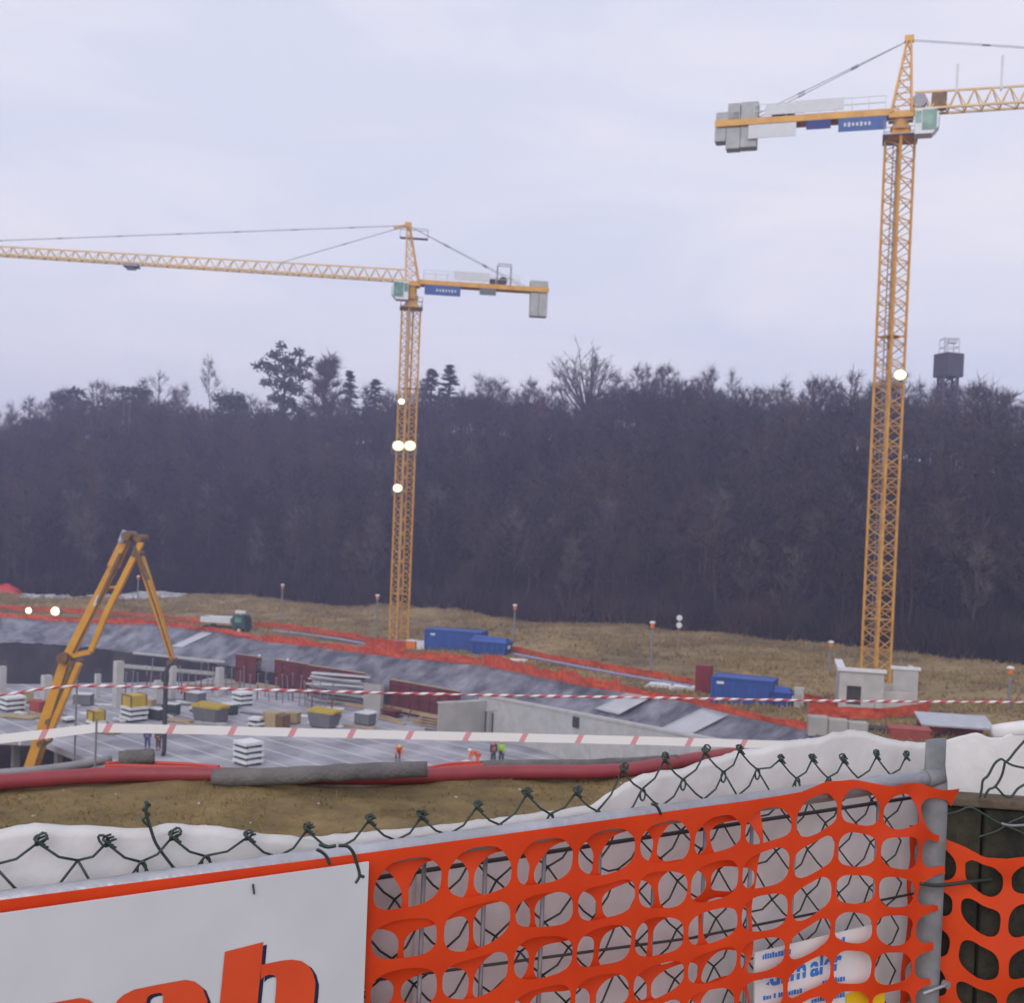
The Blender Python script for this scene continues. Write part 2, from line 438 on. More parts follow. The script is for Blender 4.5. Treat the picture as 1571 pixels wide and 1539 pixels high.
def strip(name, r0, r1, m):
    b = MB()
    for c in range(NC):
        for r in range(r0, r1 + 1): b.v.append(tuple(grid[c][r][0]))
    k = r1 - r0 + 1
    for c in range(NC - 1):
        for r in range(k - 1):
            b.f.append((c*k + r, (c+1)*k + r, (c+1)*k + r + 1, c*k + r + 1))
    o = b.build(name, m, smooth=True); tag(o, kind='structure'); return o
strip('bank', 0, I_E, M['bank'])
strip('meadow', I_E, I_W, M['meadow'])
strip('hill', I_W, NR - 1, M['litter'])
# ground sheet under everything, reaching to the horizon
b = MB()
b.poly([(-1500, 60, -40), (1500, 60, -40), (1500, 2500, -40), (-1500, 2500, -40)])
tag(b.build('ground', M['litter']), kind='structure')

def terr(u, v):
    """u in column units, v in row units"""
    c = min(NC-2, max(0, int(u))); r = min(NR-2, max(0, int(v))); a, bb = u-c, v-r
    g = lambda i, j: grid[i][j][0]
    return (g(c, r)*(1-a) + g(c+1, r)*a)*(1-bb) + (g(c, r+1)*(1-a) + g(c+1, r+1)*a)*bb
def col_of(px): return 1 + (px + 160) / 20.0

# sheeting laid on the slope
b = MB(); pxs = list(range(-150, 1341, 4)); nv = 8
for px in pxs:
    e, t_ = E_pt(px), T_pt(px)
    for j in range(nv + 1):
        p = e.lerp(t_, j / nv * 1.02)
        sk = px + 5.0*j; fold = .22 * nz(sk*.05, j*.08, 2) + .30 * abs(nz(sk*.10, j*.06, 9)) + .10 * nz(sk*.26, j*.2, 4)
        p += Vector((0, -.5, .85)) * (.16 + fold)
        if j == 0: p.z += .12 * nz(px*.08, 0, 1)
        b.v.append(tuple(p))
k = nv + 1
for i in range(len(pxs) - 1):
    for j in range(nv): b.f.append((i*k+j, i*k+j+1, (i+1)*k+j+1, (i+1)*k+j))
o = b.build('slope_sheeting', M['tarp'], smooth=True)
so_ = o.modifiers.new('thickness', 'SOLIDIFY'); so_.thickness = .03
tag(o, 'creased blue grey plastic sheeting covering the long excavation slope below the orange netting', 'sheeting')
# pale strips of sheeting lying on it
def pale_strip(px0, px1, j0, j1, lab, slant=-60):
    b = MB(); n = 6
    for i in range(n + 1):
        for j in range(n + 1):
            vv = j0 + (j1 - j0) * j / n
            px = px0 + (px1 - px0) * i / n + slant * (vv - j0)
            p = E_pt(px).lerp(T_pt(px), vv) + Vector((0, -.5, .85)) * (.42 + .06 * nz(i*.6, j*.4, px0*.1))
            b.v.append(tuple(p))
    for i in range(n):
        for j in range(n): b.f.append((i*(n+1)+j, i*(n+1)+j+1, (i+1)*(n+1)+j+1, (i+1)*(n+1)+j))
    o = b.build('loose_sheet', M['tarp_pale'], smooth=True)
    q = o.modifiers.new('thickness', 'SOLIDIFY'); q.thickness = .03
    tag(o, lab, 'sheet', 'loose pale sheets on the slope')
pale_strip(316, 332, .1, .7, 'narrow pale sheet lying on the slope below the green truck', -32)
pale_strip(972, 1010, .05, .55, 'pale sheet on the slope above the concrete ramp wall', -45)
pale_strip(1086, 1128, .12, .72, 'broad pale sheet on the slope below the blue container beside the red cabin', -50)

# ------------------------------------------------------------------ the pit
ZS, ZB = -18.0, -23.0
b = MB(); b.poly([(-160, 20, ZB), (120, 20, ZB), (120, 175, ZB), (-160, 175, ZB)])
tag(b.build('pit_floor', M['bank']), kind='structure')
A = at_z(62, 1136, ZS); B = at_z(235, 1206, ZS)
poly = [at_z(-220, 1126, ZS), A, B, Vector((B.x + 4, B.y - 4, ZS)), Vector((40, 58, ZS)), Vector((60, 60, ZS))]
poly += [T_pt(px) for px in (1250, 1150, 1050, 950, 850, 750, 640, 550, 460, 380)]
poly += [at_z(300, 1046, ZS), at_z(180, 1048, ZS), at_z(60, 1050, ZS), at_z(-220, 1048, ZS)]
b = MB(); b.prism([(p.x, p.y) for p in poly], ZS - .45, ZS)
o = b.build('floor_slab', M['slab'], fix=True)
tag(o, kind='structure')
# retaining wall under the slope
b = MB(); pxs = list(range(-150, 1341, 30))
for px in pxs:
    t_ = T_pt(px); e = E_pt(px); n = Vector((t_.x-e.x, t_.y-e.y, 0)).normalized()
    for off, z in ((.15, ZB), (.15, t_.z + .02), (-.35, t_.z + .02)):
        b.v.append((t_.x + n.x*off, t_.y + n.y*off, z))
for i in range(len(pxs) - 1):
    for j in range(2): b.f.append((i*3+j, i*3+j+1, (i+1)*3+j+1, (i+1)*3+j))
tag(b.build('retaining_wall', M['wall_dark']), 'retaining wall darkened with painted recess shade under the grey slope sheeting', 'wall')

def strut_wall(name, p0, p1, z0, z1, th, m, parent=None):
    b = MB(); d = Vector((p1[0]-p0[0], p1[1]-p0[1], 0)).normalized(); n = Vector((-d.y, d.x, 0)) * th
    b.prism([(p0[0], p0[1]), (p1[0], p1[1]), (p1[0]+n.x, p1[1]+n.y), (p0[0]+n.x, p0[1]+n.y)], z0, z1)
    return b.build(name, m, parent, fix=True)
# ramp walls
ZT = -15.4
w1a, w1b = at_z(675, 1080, ZT), at_z(750, 1076, ZT)
w2a, w2b = at_z(735, 1068, -15.15), at_z(1110, 1141, -13.55)
t = thing('ramp_wall', 'long pale concrete ramp wall with a small dark opening running along the slope', 'wall', (w2a.x, w2a.y, ZS))
def rel(p, o): return (p[0]-o.x, p[1]-o.y)
ra, rb_ = Vector(rel(w2a, w2a) + (0,)), Vector(rel(w2b, w2a) + (0,)); rn = (rb_ - ra).normalized(); rn = Vector((-rn.y, rn.x, 0))
def ramp_piece(name, lo, top0, top1, n0, n1, m):
    b = MB()
    def q(p, z, k): return p + rn*k + Vector((0, 0, z))
    za, zb = w2a.z - ZS, w2b.z - ZS
    b.hexa([q(ra, lo if lo is not None else za + top0, n0), q(rb_, lo if lo is not None else zb + top0, n0), q(rb_, lo if lo is not None else zb + top0, n1), q(ra, lo if lo is not None else za + top0, n1)],
           [q(ra, za + top1, n0), q(rb_, zb + top1, n0), q(rb_, zb + top1, n1), q(ra, za + top1, n1)])
    b.build(name, m, t, fix=True)
ramp_piece('wall_face', -.3, 0, 0, 0, .4, M['concrete_pale'])
ramp_piece('coping', None, .003, .17, -.08, .48, M['concrete_pale'])
d = (w2b - w2a); d.z = 0; d.normalize()
op = at_y(903, 1107, w2a.y + (w2b.y - w2a.y)*.45); al = (op - w2a).dot(d); q = w2a + d*al
b = MB(); b.box((q.x - w2a.x, q.y - w2a.y, op.z - ZS), (.72, .25, .8), math.atan2(d.y, d.x)); b.build('opening', M['dark'], t)
for i in range(1, 7):
    q = d * (i * 4.0); b = MB(); b.box((q.x, q.y, 1.25), (.05, .06, 2.3), math.atan2(d.y, d.x)); b.build('joint', M['concrete_pale'], t)
t = thing('concrete_wall', 'short pale concrete wall crossing in front of the red formwork panel', 'wall', (w1a.x, w1a.y, ZS))
strut_wall('wall_face', (0, 0), rel(w1b, w1a), -.3, ZT - ZS, .35, M['concrete'], t)
strut_wall('coping', (-.06, -.06), rel(w1b, w1a), ZT + .003 - ZS, ZT + .1 - ZS, .45, M['concrete_pale'], t)
w3a, w3b = at_z(750, 1092, -16.1), at_z(822, 1086, -16.1)
t = thing('concrete_wall', 'low concrete cross wall standing between the short wall and the ramp wall', 'wall', (w3a.x, w3a.y, ZS))
strut_wall('wall_face', (0, 0), rel(w3b, w3a), -.3, -16.1 - ZS, .3, M['concrete'], t)
strut_wall('coping', (-.05, -.05), rel(w3b, w3a), -16.097 - ZS, -16.0 - ZS, .4, M['concrete_pale'], t)

# columns standing on the slab: px, top py, base py, width px
ccols = [(2, 1022, 1080, 13, 'square concrete column on the slab at the picture edge beside the dark recess'),
         (70, 1036, 1092, 17, 'wide concrete column just behind the yellow pump boom'),
         (103, 1020, 1075, 9, 'slim concrete column showing between boom and tall column'),
         (149, 1034, 1072, 10, 'short pinkish concrete column beside the tallest column'),
         (180, 1014, 1086, 16, 'tallest concrete column behind the yellow crate on white panels'),
         (241, 1044, 1080, 12, 'stub concrete column behind the pump hose'),
         (264, 1022, 1074, 11, 'concrete column right behind the hanging pump hose end'),
         (336, 1024, 1068, 13, 'lone concrete column on the slab before the first red formwork panel')]
for px, t_, bs, wd, lab in ccols:
    p = at_z(px, bs, ZS); s = FPX / p.y; hgt = (bs - t_) / s; wid = wd / s
    t = thing('concrete_column', lab, 'column', p, R(-43.5), 'concrete columns standing on the slab')
    b = MB(); b.box((0, 0, hgt/2), (wid*.75, wid*.75, hgt)); b.build('shaft', M['concrete_pale'], t, bevel=.02)
    for sx in (-1, 1):
        for sy in (-1, 1): b = MB(); b.tube([(sx*wid*.28, sy*wid*.28, hgt - .05), (sx*wid*.28, sy*wid*.28, hgt + .5)], .02, 5); b.build('starter_bar', M['pump_dark'], t)
# columns down in the basement, seen past the slab's edge
for px, pt, pb in ((22, 1148, 1215), (52, 1150, 1220), (88, 1152, 1225), (115, 1162, 1225)):
    p = at_z(px, pb, ZB)
    t = thing('basement_column', 'grey concrete column standing in the open basement below the slab edge', 'column', p, R(-43.5), 'columns in the open basement')
    b = MB(); b.box((0, 0, 2.2), (.5, .5, 4.4)); b.build('shaft', M['concrete'], t)
    b = MB(); b.box((0, 0, .15), (1.1, 1.1, .3)); b.build('footing', M['concrete'], t)
# low rails / kerbs near the back of the slab
def rail(px0, py0, px1, py1, z, lab, m, w=.25, h=.3, zlift=0):
    a, c = at_z(px0, py0, z), at_z(px1, py1, z)
    b = MB(); b.bar((0, 0, 0), c - a, w, h); o = b.build('timber_beam', m, loc=a); tag(o, lab, 'beam', 'long beams about the back of the slab')
rail(190, 1022, 330, 1034, -16.6, 'long grey beam along the foot of the slope under the boom tip', M['concrete'], .3, .35)
rail(205, 1002, 345, 1016, -16.2, 'upper thin grey beam across the slope sheeting behind the boom tip', M['concrete_pale'], .25, .22)
rail(285, 1053, 372, 1049, -17.6, 'pale plank lying behind the lone column', M['timber'])
rail(394, 1050, 428, 1056, -17.5, 'pale plank between the two red formwork panels', M['timber'])
rail(560, 1078, 690, 1104, -17.6, 'long timber beam below the wide red formwork panel', M['timber'])
rail(690, 1104, 905, 1134, -17.8, 'timber beam along the foot of the short concrete wall', M['timber'])
rail(500, 1075, 610, 1094, -17.8, 'grey timber beam before the stacked rebar', M['timber'])
rail(780, 1118, 960, 1146, -17.8, 'long timber beam along the foot of the ramp wall', M['timber'])

# red formwork panels: (px,py) of top corners, height
def formwork(px0, py0, px1, py1, hgt, base_z, lab):
    a, c = at_z(px0, py0, base_z + hgt), at_z(px1, py1, base_z + hgt)
    t = thing('formwork_panel', lab, 'formwork', (a.x, a.y, base_z), 0, 'dark red wall formwork panels')
    d = c - a; d.z = 0; ln = d.length; d.normalize(); n = Vector((d.y, -d.x, 0))
    if n.y > 0: n = -n
    b = MB(); b.bar((0, 0, hgt/2), d*ln + Vector((0, 0, hgt/2)), .12, hgt); b.build('facing', M['red_form'], t)
    k = max(2, int(ln / 1.2))
    b = MB()
    for i in range(k + 1):
        q = d * (ln*i/k) + n*.12; b.bar(q + Vector((0, 0, .05)), q + Vector((0, 0, hgt - .05)), .12, .12)
    for z in (.4, hgt*.55, hgt - .3): b.bar(n*.2 + Vector((0, 0, z)), d*ln + n*.2 + Vector((0, 0, z)), .1, .14)
    b.build('ribs', M['red_form'], t)
    for i in range(1, k, 2):
        q = d * (ln*i/k); b = MB(); b.bar(q + n*.2 + Vector((0, 0, hgt*.75)), q + n*(1.3) + Vector((0, 0, .05)), .08); b.build('brace', M['red_form'], t)
    b = MB(); b.bar(Vector((0, 0, hgt + .04)), d*ln + Vector((0, 0, hgt + .04)), .3, .06); b.build('top_rail', M['timber'], t)
formwork(364, 1004, 394, 1008, 2.9, ZS, 'narrow red formwork panel next to the lone concrete column')
formwork(424, 1012, 474, 1020, 2.9, ZS, 'square red formwork panel below the two men on the slope')
formwork(474, 1021, 560, 1034, 2.9, ZS, 'red formwork panel standing behind the grey rebar stack')
formwork(600, 1043, 706, 1062, 2.9, ZS, 'widest red formwork panel beside the short concrete wall')
# rebar / props stack before the third panel
p = at_z(520, 1080, ZS)
t = thing('rebar_stack', 'grey jumbled stack of props and rebar before a red formwork panel', 'stack', p, R(-20))
for j in range(7):
    for i in range(5):
        b = MB(); zz = .2 + j*.42; yy = rnd.uniform(-.9, .9); tl = rnd.uniform(-.12, .12)
        b.bar((-2.9 + rnd.uniform(-.4, .4), yy - .3*tl, zz - tl), (2.9 + rnd.uniform(-.5, .3), yy + .3*tl, zz + tl), .14, .12)
        b.build('prop', M['grey_panel'] if rnd.random() < .6 else M['steel_dull'], t)
for x in (-2, 0, 2):
    b = MB(); b.bar((x, -1.1, .06), (x, 1.1, .06), .14, .12); b.build('bearer', M['timber'], t)
# scaffold tower between panels
p = at_z(572, 1092, ZS)
t = thing('shoring_wall', 'grey unfinished concrete wall piece left of the widest red formwork panel', 'wall', p, R(-38))
b = MB(); b.box((0, 0, 1.25), (2.2, .4, 2.5)); b.build('wall_face', M['concrete'], t)
for i in range(8): b = MB(); b.tube([(-1 + i*.28, 0, 2.4), (-1 + i*.28, 0, 3.0)], .02, 5); b.build('starter_bar', M['pump_dark'], t)

# ---- material stacks on the slab
def panel_stack(px, py, wpx, n, lab, rz=-.75, crate=None, tilt=0.0):
    p = at_z(px, py, ZS); s = FPX / p.y; wd = wpx / s * .72
    t = thing('panel_stack', lab, 'panel stack', p, rz, 'stacks of white panels on the slab')
    z = 0.0
    for i in range(n):
        b = MB()
        for y in (-.35, .35): b.box((0, y*wd, z + .1), (wd*.95, .14, .2))
        b.build('bearer', M['board_edge'], t)
        b = MB(); b.box((rnd.uniform(-.04, .04), rnd.uniform(-.04, .04), z + .2 + .11), (wd, wd*.95, .22), tilt*i); b.build('panel', M['board_white'], t, bevel=.01)
        z += .42
    if crate:
        b = MB(); h = crate
        b.box((0, 0, z + h/2), (wd*.86, wd*.8, h)); b.build('crate_body', M['yellow_crate'], t)
        b = MB()
        for sx in (-1, 1):
            for sy in (-1, 1): b.box((sx*wd*.43, sy*wd*.4, z + h/2), (.09, .09, h + .08))
        for sy in (-1, 1): b.box((0, sy*wd*.41, z + h), (wd*.88, .08, .1))
        b.build('crate_frame', M['pump_dark'], t)
    return t
panel_stack(380, 1173, 48, 4, 'white panel stack with four layers standing nearest on the slab')
panel_stack(205, 1106, 44, 3, 'white panel stack carrying a tall yellow crate before the tallest column', crate=.95)
panel_stack(147, 1113, 32, 1, 'single white panel under a shallow yellow crate beside the pump boom', crate=.8)
panel_stack(372, 1082, 34, 3, 'small white panel stack behind the grey skip with yellow beams')
panel_stack(393, 1116, 26, 2, 'two skewed white panels beside the plywood box', tilt=.5)
panel_stack(105, 1108, 20, 1, 'single low white panel lying at the foot of the pump boom')
panel_stack(300, 1092, 20, 1, 'single white panel lying between hose and grey skip')
panel_stack(18, 1090, 44, 3, 'broad greyish panel stack at the picture edge under the twisted tape')

def yellow_topped(px, py, wpx, lab):
    p = at_z(px, py, ZS); s = FPX / p.y; wd = wpx / s * .8
    t = thing('grey_skip', lab, 'skip', p, R(-25), 'grey skips with yellow beams on top')
    b = MB()
    a = [(-wd/2+.2, -.7, .1), (wd/2-.2, -.7, .1), (wd/2-.2, .7, .1), (-wd/2+.2, .7, .1)]
    c = [(-wd/2, -.9, 1.25), (wd/2, -.9, 1.25), (wd/2, .9, 1.25), (-wd/2, .9, 1.25)]
    b.hexa(a, c); b.build('tub', M['grey_box'], t)
    b = MB()
    for x in (-.3, .3): b.box((x*wd, 0, .05), (.2, 1.4, .1))
    b.build('skid', M['dark'], t)
    for i in range(5):
        b = MB(); b.bar((-wd*.58, -.6 + i*.3, 1.36 + .03*i), (wd*.58, -.6 + i*.3, 1.36 + .03*(i % 3)), .2, .2); b.build('beam', M['yellow_crate'], t)
yellow_topped(322, 1108, 58, 'grey skip carrying yellow timber beams near the pump hose')
yellow_topped(497, 1116, 52, 'grey skip carrying yellow timber beams near the plywood box')
p = at_z(424, 1117, ZS)
t = thing('plywood_box', 'tan plywood box with open dark end on the slab', 'box', p, R(-30))
b = MB(); b.box((-.3, 0, .65), (1.3, 1.1, 1.3)); b.build('crate_body', M['ply'], t)
b = MB(); b.box((.7, 0, .6), (.7, 1.0, 1.15)); b.build('open_end', M['pump_dark'], t)
for x in (-.93, .33): b = MB(); b.box((x, -.57, .65), (.1, .06, 1.3)); b.build('batten', M['timber'], t)
def plank_pile(px, py, ln, n, m, lab, rz=-.6):
    p = at_z(px, py, ZS); t = thing('plank_pile', lab, 'plank pile', p, rz, 'timber plank piles')
    for j in range(n):
        for i in range(3):
            b = MB(); b.box((rnd.uniform(-.15, .15), -.35 + i*.35, .12 + j*.24), (ln, .3, .12), rnd.uniform(-.03, .03)); b.build('plank', m, t)
        b = MB()
        for x in (-.3, .3): b.box((x*ln, 0, .03 + j*.24), (.12, 1.1, .06))
        b.build('spacer', M['dark'], t)
plank_pile(662, 1114, 2.2, 4, M['timber'], 'stacked tan planks against the corner of the short concrete wall')
plank_pile(600, 1100, 1.8, 3, M['red_form'], 'stacked dark red boards before the widest formwork panel')
plank_pile(155, 1124, 3.4, 1, M['timber'], 'single layer of pale planks lying under the wide tape', -.3)
plank_pile(30, 1102, 3.0, 1, M['ply'], 'low layer of yellowish planks left of the pump boom', -.2)
plank_pile(275, 1108, 2.4, 1, M['timber'], 'low layer of planks around the pump hose outlet', -.3)
# smaller clutter over the slab
cr0 = random.Random(31)
for k in range(46):
    px = cr0.choice((cr0.uniform(-20, 330), cr0.uniform(330, 680))); py = cr0.uniform(1074, 1118) + max(0, px - 400)*.04
    p = at_z(px, py, ZS); b = MB(); ln = cr0.uniform(1.2, 4.0)
    b.box((0, 0, .09), (ln, cr0.uniform(.2, .5), .12)); b.box((ln*.3, 0, .02), (.12, .5, .06)); b.box((-ln*.3, 0, .02), (.12, .5, .06))
    o = b.build('loose_board', M[cr0.choice(('timber', 'ply', 'board_white', 'steel_dull', 'concrete_pale', 'grey_box'))], loc=p); o.rotation_euler = (0, 0, cr0.uniform(-1.0, .4))
    tag(o, 'loose board lying among many others on the concrete slab', 'board', 'loose boards lying about the slab')
for k in range(34):
    px = 195 + k*9.5 + cr0.uniform(-3, 3); py = interp(px, [(190, 1058), (360, 1062), (520, 1092), (700, 1112)]) + cr0.uniform(-4, 6)
    p = at_z(px, py, ZS); t = thing('steel_prop', 'slim steel prop standing in the uneven row along the back of the slab', 'prop', p, cr0.uniform(0, 3), 'steel props standing along the back of the slab')
    h = cr0.uniform(1.6, 2.9); lx = cr0.uniform(-.25, .25)
    b = MB(); b.tube([(0, 0, 0), (lx*.55, 0, h*.55)], .06, 6); b.build('outer_tube', M['red_form'] if k % 3 == 0 else M['steel_dull'], t)
    b = MB(); b.tube([(lx*.55, 0, h*.55), (lx, 0, h)], .045, 6); b.box((lx, 0, h), (.22, .22, .03)); b.build('inner_tube', M['steel_dull'], t)
kinds_ = (('rusty steel bin', 'red_crate', (1.3, 1.0, .9)), ('dark green toolbox', 'board_edge', (1.4, .8, .8)), ('tan timber crate', 'ply', (1.2, 1.0, .8)), ('grey steel crate', 'grey_box', (1.5, 1.1, .9)))
spots_ = ((262, 1096, 1, 'just beside the pump hose'), (336, 1106, 0, 'against the grey skip with yellow beams'), (352, 1096, 1, 'behind the skewed white panels'), (240, 1104, 1, 'left of the pump hose'),
          (128, 1082, 3, 'behind the shallow yellow crate'), (226, 1090, 2, 'right of the tall yellow crate'), (448, 1110, 2, 'between the plywood box and the grey skip'), (300, 1079, 3, 'behind the orange helmet worker'), (60, 1094, 0, 'left of the pump boom'), (560, 1112, 3, 'before the timber beam'), (40, 1078, 2, 'behind the broad greyish panel stack'))
for px, py, ki, where in spots_:
    nm, mm, d_ = kinds_[ki]; p = at_z(px, py, ZS); t = thing('site_bin', nm + ' on the slab ' + where, 'bin', p, cr0.uniform(-1, .3), 'bins and crates about the slab')
    b = MB(); b.box((0, 0, d_[2]/2 + .1), d_); b.build('body', M[mm], t)
    b = MB(); b.box((0, -d_[1]*.3, .05), (d_[0], .15, .1)); b.box((0, d_[1]*.3, .05), (d_[0], .15, .1)); b.build('skid', M['dark'], t)
    b = MB(); b.box((0, 0, d_[2] + .13), (d_[0]*1.06, d_[1]*1.06, .06)); b.build('lid', M['grey_panel'] if ki % 2 else M[mm], t)

# ------------------------------------------------------------------ tower cranes
def lattice(b, ax, s, z0, z1, bay, ch, br):
    """square lattice mast of side s along z"""
    h = s/2; cs = [(-h, -h), (h, -h), (h, h), (-h, h)]
    for x, y in cs: b.bar((x, y, z0), (x, y, z1), ch, ch, up=(1, 0, 0))
    n = max(1, round((z1 - z0) / bay)); dz = (z1 - z0) / n
    for i in range(n):
        za, zb = z0 + i*dz, z0 + (i+1)*dz
        for k in range(4):
            (x0, y0), (x1, y1) = cs[k], cs[(k+1) % 4]
            zm = (za + zb)/2
            b.bar((x0, y0, za), (x1, y1, zm), br, br); b.bar((x1, y1, zm), (x0, y0, zb), br, br)
            b.bar((x0, y0, zb), (x1, y1, zb), br*.8, br*.8)
    return n

def floodlight(name, lab, loc, size, rz, group, m, stem=None):
    """a lit lamp: housing, glowing lens, bracket"""
    t = thing(name, lab, 'floodlight', loc, rz, group)
    b = MB(); b.hexa([(-size*.44, .02, -size*.38), (size*.44, .02, -size*.38), (size*.44, .02, size*.38), (-size*.44, .02, size*.38)],
                     [(-size*.3, size*.5, -size*.25), (size*.3, size*.5, -size*.25), (size*.3, size*.5, size*.25), (-size*.3, size*.5, size*.25)])
    b.build('housing', M['steel_dull'], t, fix=True)
    b = MB(); n = 20; c = []
    pr = [(1.0, 0), (.85, -.12), (.5, -.22), (.01, -.26)]
    for r_, y in pr:
        for j in range(n):
            a = 2*math.pi*j/n; b.v.append((size*.31*r_*math.cos(a), y*size, size*.27*r_*math.sin(a)))
    for i in range(3):
        for j in range(n): b.f.append((i*n+j, i*n+(j+1) % n, (i+1)*n+(j+1) % n, (i+1)*n+j))
    b.f.append(tuple(3*n+j for j in range(n)))
    b.build('lens', m, t, smooth=True, fix=True)
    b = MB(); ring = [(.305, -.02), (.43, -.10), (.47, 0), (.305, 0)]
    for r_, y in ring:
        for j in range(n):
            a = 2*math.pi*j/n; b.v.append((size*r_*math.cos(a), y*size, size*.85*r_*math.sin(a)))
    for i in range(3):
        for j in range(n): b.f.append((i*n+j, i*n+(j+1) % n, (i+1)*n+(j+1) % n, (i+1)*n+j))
    b.build('glow_ring', M['lamp_glow'], t, smooth=True, fix=True)  # added ring that imitates the glow round the lens, no lamp part
    b = MB(); b.bar((-size*.56, size*.2, 0), (-size*.56, size*.2, -size*.6), .05); b.bar((size*.56, size*.2, 0), (size*.56, size*.2, -size*.6), .05)
    b.bar((-size*.6, size*.2, -size*.6), (size*.6, size*.2, -size*.6), .06)
    if stem: b.bar((0, size*.2, -size*.6), (0, size*.2, -stem), .08)
    b.build('bracket', M['steel_dull'], t)
    return t

def tower_crane(lab, base, mast_rz, jib_rz, z_mast, z_deck, z_apex, side, cj_len, jib_len, kind):
    """base: foot; heights above the foot; jib points along local +x turned by jib_rz"""
    t = thing('tower_crane', lab, 'tower crane', base, 0, 'tower cranes above the building pit')
    Rm = Matrix.Rotation(mast_rz, 3, 'Z'); Rj = Matrix.Rotation(jib_rz, 3, 'Z')
    def turn(b, m):
        b.v = [tuple(m @ Vector(v)) for v in b.v]; return b
    b = MB(); lattice(b, None, side, 0, z_mast, side*1.05, .15, .065)
    for i in range(1, int(z_mast / 5.6)):
        z = i*5.6
        if i % 2: b.box((0, 0, z), (side*.96, side*.96, .06))
    turn(b, Rm).build('mast', M['crane'], t)
    b = MB(); b.bar((.2, side*.3, 0), (.2, side*.3, z_mast), .06, .06); b.bar((-.2, side*.3, 0), (-.2, side*.3, z_mast), .06, .06)
    for i in range(int(z_mast / .6)): b.bar((-.2, side*.3, i*.6), (.2, side*.3, i*.6), .04)
    turn(b, Rm).build('ladder', M['steel_dull'], t)
    b = MB(); b.box((0, 0, .25), (side*1.6, side*1.6, .5)); turn(b, Rm).build('footing', M['concrete'], t)
    # slewing unit
    b = MB(); h = z_deck - z_mast
    b.hexa([(-side*.62, -side*.62, z_mast), (side*.62, -side*.62, z_mast), (side*.62, side*.62, z_mast), (-side*.62, side*.62, z_mast)],
           [(-side*.34, -side*.34, z_mast + h*.35), (side*.34, -side*.34, z_mast + h*.35), (side*.34, side*.34, z_mast + h*.35), (-side*.34, side*.34, z_mast + h*.35)])
    b.lathe([(side*.5, z_mast + h*.35), (side*.5, z_mast + h*.5), (side*.38, z_mast + h*.55), (side*.38, z_deck)], n=16)
    b.box((0, 0, z_deck - .15), (side*1.2, side*.95, .5))
    turn(b, Rj).build('slewing_unit', M['crane'], t)
    b = MB()
    for sx in (-1, 1):
        for sy in (-1, 1):
            b.bar((sx*side*.8, sy*side*.8, z_mast + .1), (sx*side*.8, sy*side*.8, z_mast + 1.1), .05)
    for z in (z_mast + .6, z_mast + 1.1):
        for k in range(4):
            c = [(-1, -1), (1, -1), (1, 1), (-1, 1)]; q, q2 = c[k], c[(k+1) % 4]
            b.bar((q[0]*side*.8, q[1]*side*.8, z), (q2[0]*side*.8, q2[1]*side*.8, z), .05)
    b.box((0, 0, z_mast + .05), (side*1.7, side*1.7, .08))
    turn(b, Rj).build('platform', M['steel_dull'], t)
    # tower head: A-frame leaning
    b = MB(); a0 = side*.5; xt = .65 if kind == 'far' else .35
    tops = [(xt - .15, -.18, z_apex), (xt + .15, -.18, z_apex), (xt + .15, .18, z_apex), (xt - .15, .18, z_apex)]
    feet = [(-a0, -a0, z_deck), (a0, -a0, z_deck), (a0, a0, z_deck), (-a0, a0, z_deck)]
    for f_, q in zip(feet, tops): b.bar(f_, q, .16)
    n = 6
    for i in range(n):
        for k in range(4):
            f0 = Vector(feet[k]).lerp(Vector(tops[k]), i/n); f1 = Vector(feet[(k+1) % 4]).lerp(Vector(tops[(k+1) % 4]), (i+1)/n)
            g1 = Vector(feet[k]).lerp(Vector(tops[k]), (i+1)/n)
            b.bar(f0, f1, .07); b.bar(g1, f1, .06)
    b.box((xt, 0, z_apex + .1), (.7, .5, .45))
    turn(b, Rj).build('tower_head', M['crane'], t)
    if kind == 'far':
        b = MB(); zc = z_apex - (z_apex - z_deck)*.22
        b.box((0, 0, zc), (3.0, .8, .06))
        for x in (-1.5, 1.5):
            for y in (-.4, .4): b.bar((x, y, zc), (x, y, zc + 1.0), .05)
        for y in (-.4, .4): b.bar((-1.5, y, zc + 1.0), (1.5, y, zc + 1.0), .05)
        turn(b, Rj).build('head_platform', M['steel_dull'], t)
        b = MB(); b.bar((xt, 0, z_apex), (2.2, 0, z_apex - .35), .25, .3); turn(b, Rj).build('head_arm', M['crane'], t)
    # jib
    b = MB(); jh, jw = (1.25, 1.2) if kind == 'far' else (1.55, 1.3)
    zl = z_deck + .15; x0 = side*.6; bay = 1.25
    n = int((jib_len - x0) / bay)
    hh = lambda x: jh * (1 - .35 * x / jib_len)
    for y in (-jw/2, jw/2): b.bar((x0, y, zl), (jib_len, y, zl), .15, .15)
    b.bar((x0, 0, zl + hh(x0)), (jib_len - .8, 0, zl + hh(jib_len)), .14, .14)
    for i in range(n):
        xa, xm, xb = x0 + i*bay, x0 + (i+.5)*bay, x0 + (i+1)*bay
        for y in (-jw/2, jw/2):
            b.bar((xa, y, zl), (xm, 0, zl + hh(xm)), .075); b.bar((xm, 0, zl + hh(xm)), (xb, y, zl), .075)
        b.bar((xa, -jw/2, zl), (xa, jw/2, zl), .07); b.bar((xa, -jw/2, zl), (xb, jw/2, zl), .06)
    turn(b, Rj).build('jib', M['crane_skyglare'], t)
    # pendants
    b = MB(); ap = Vector((xt, 0, z_apex))
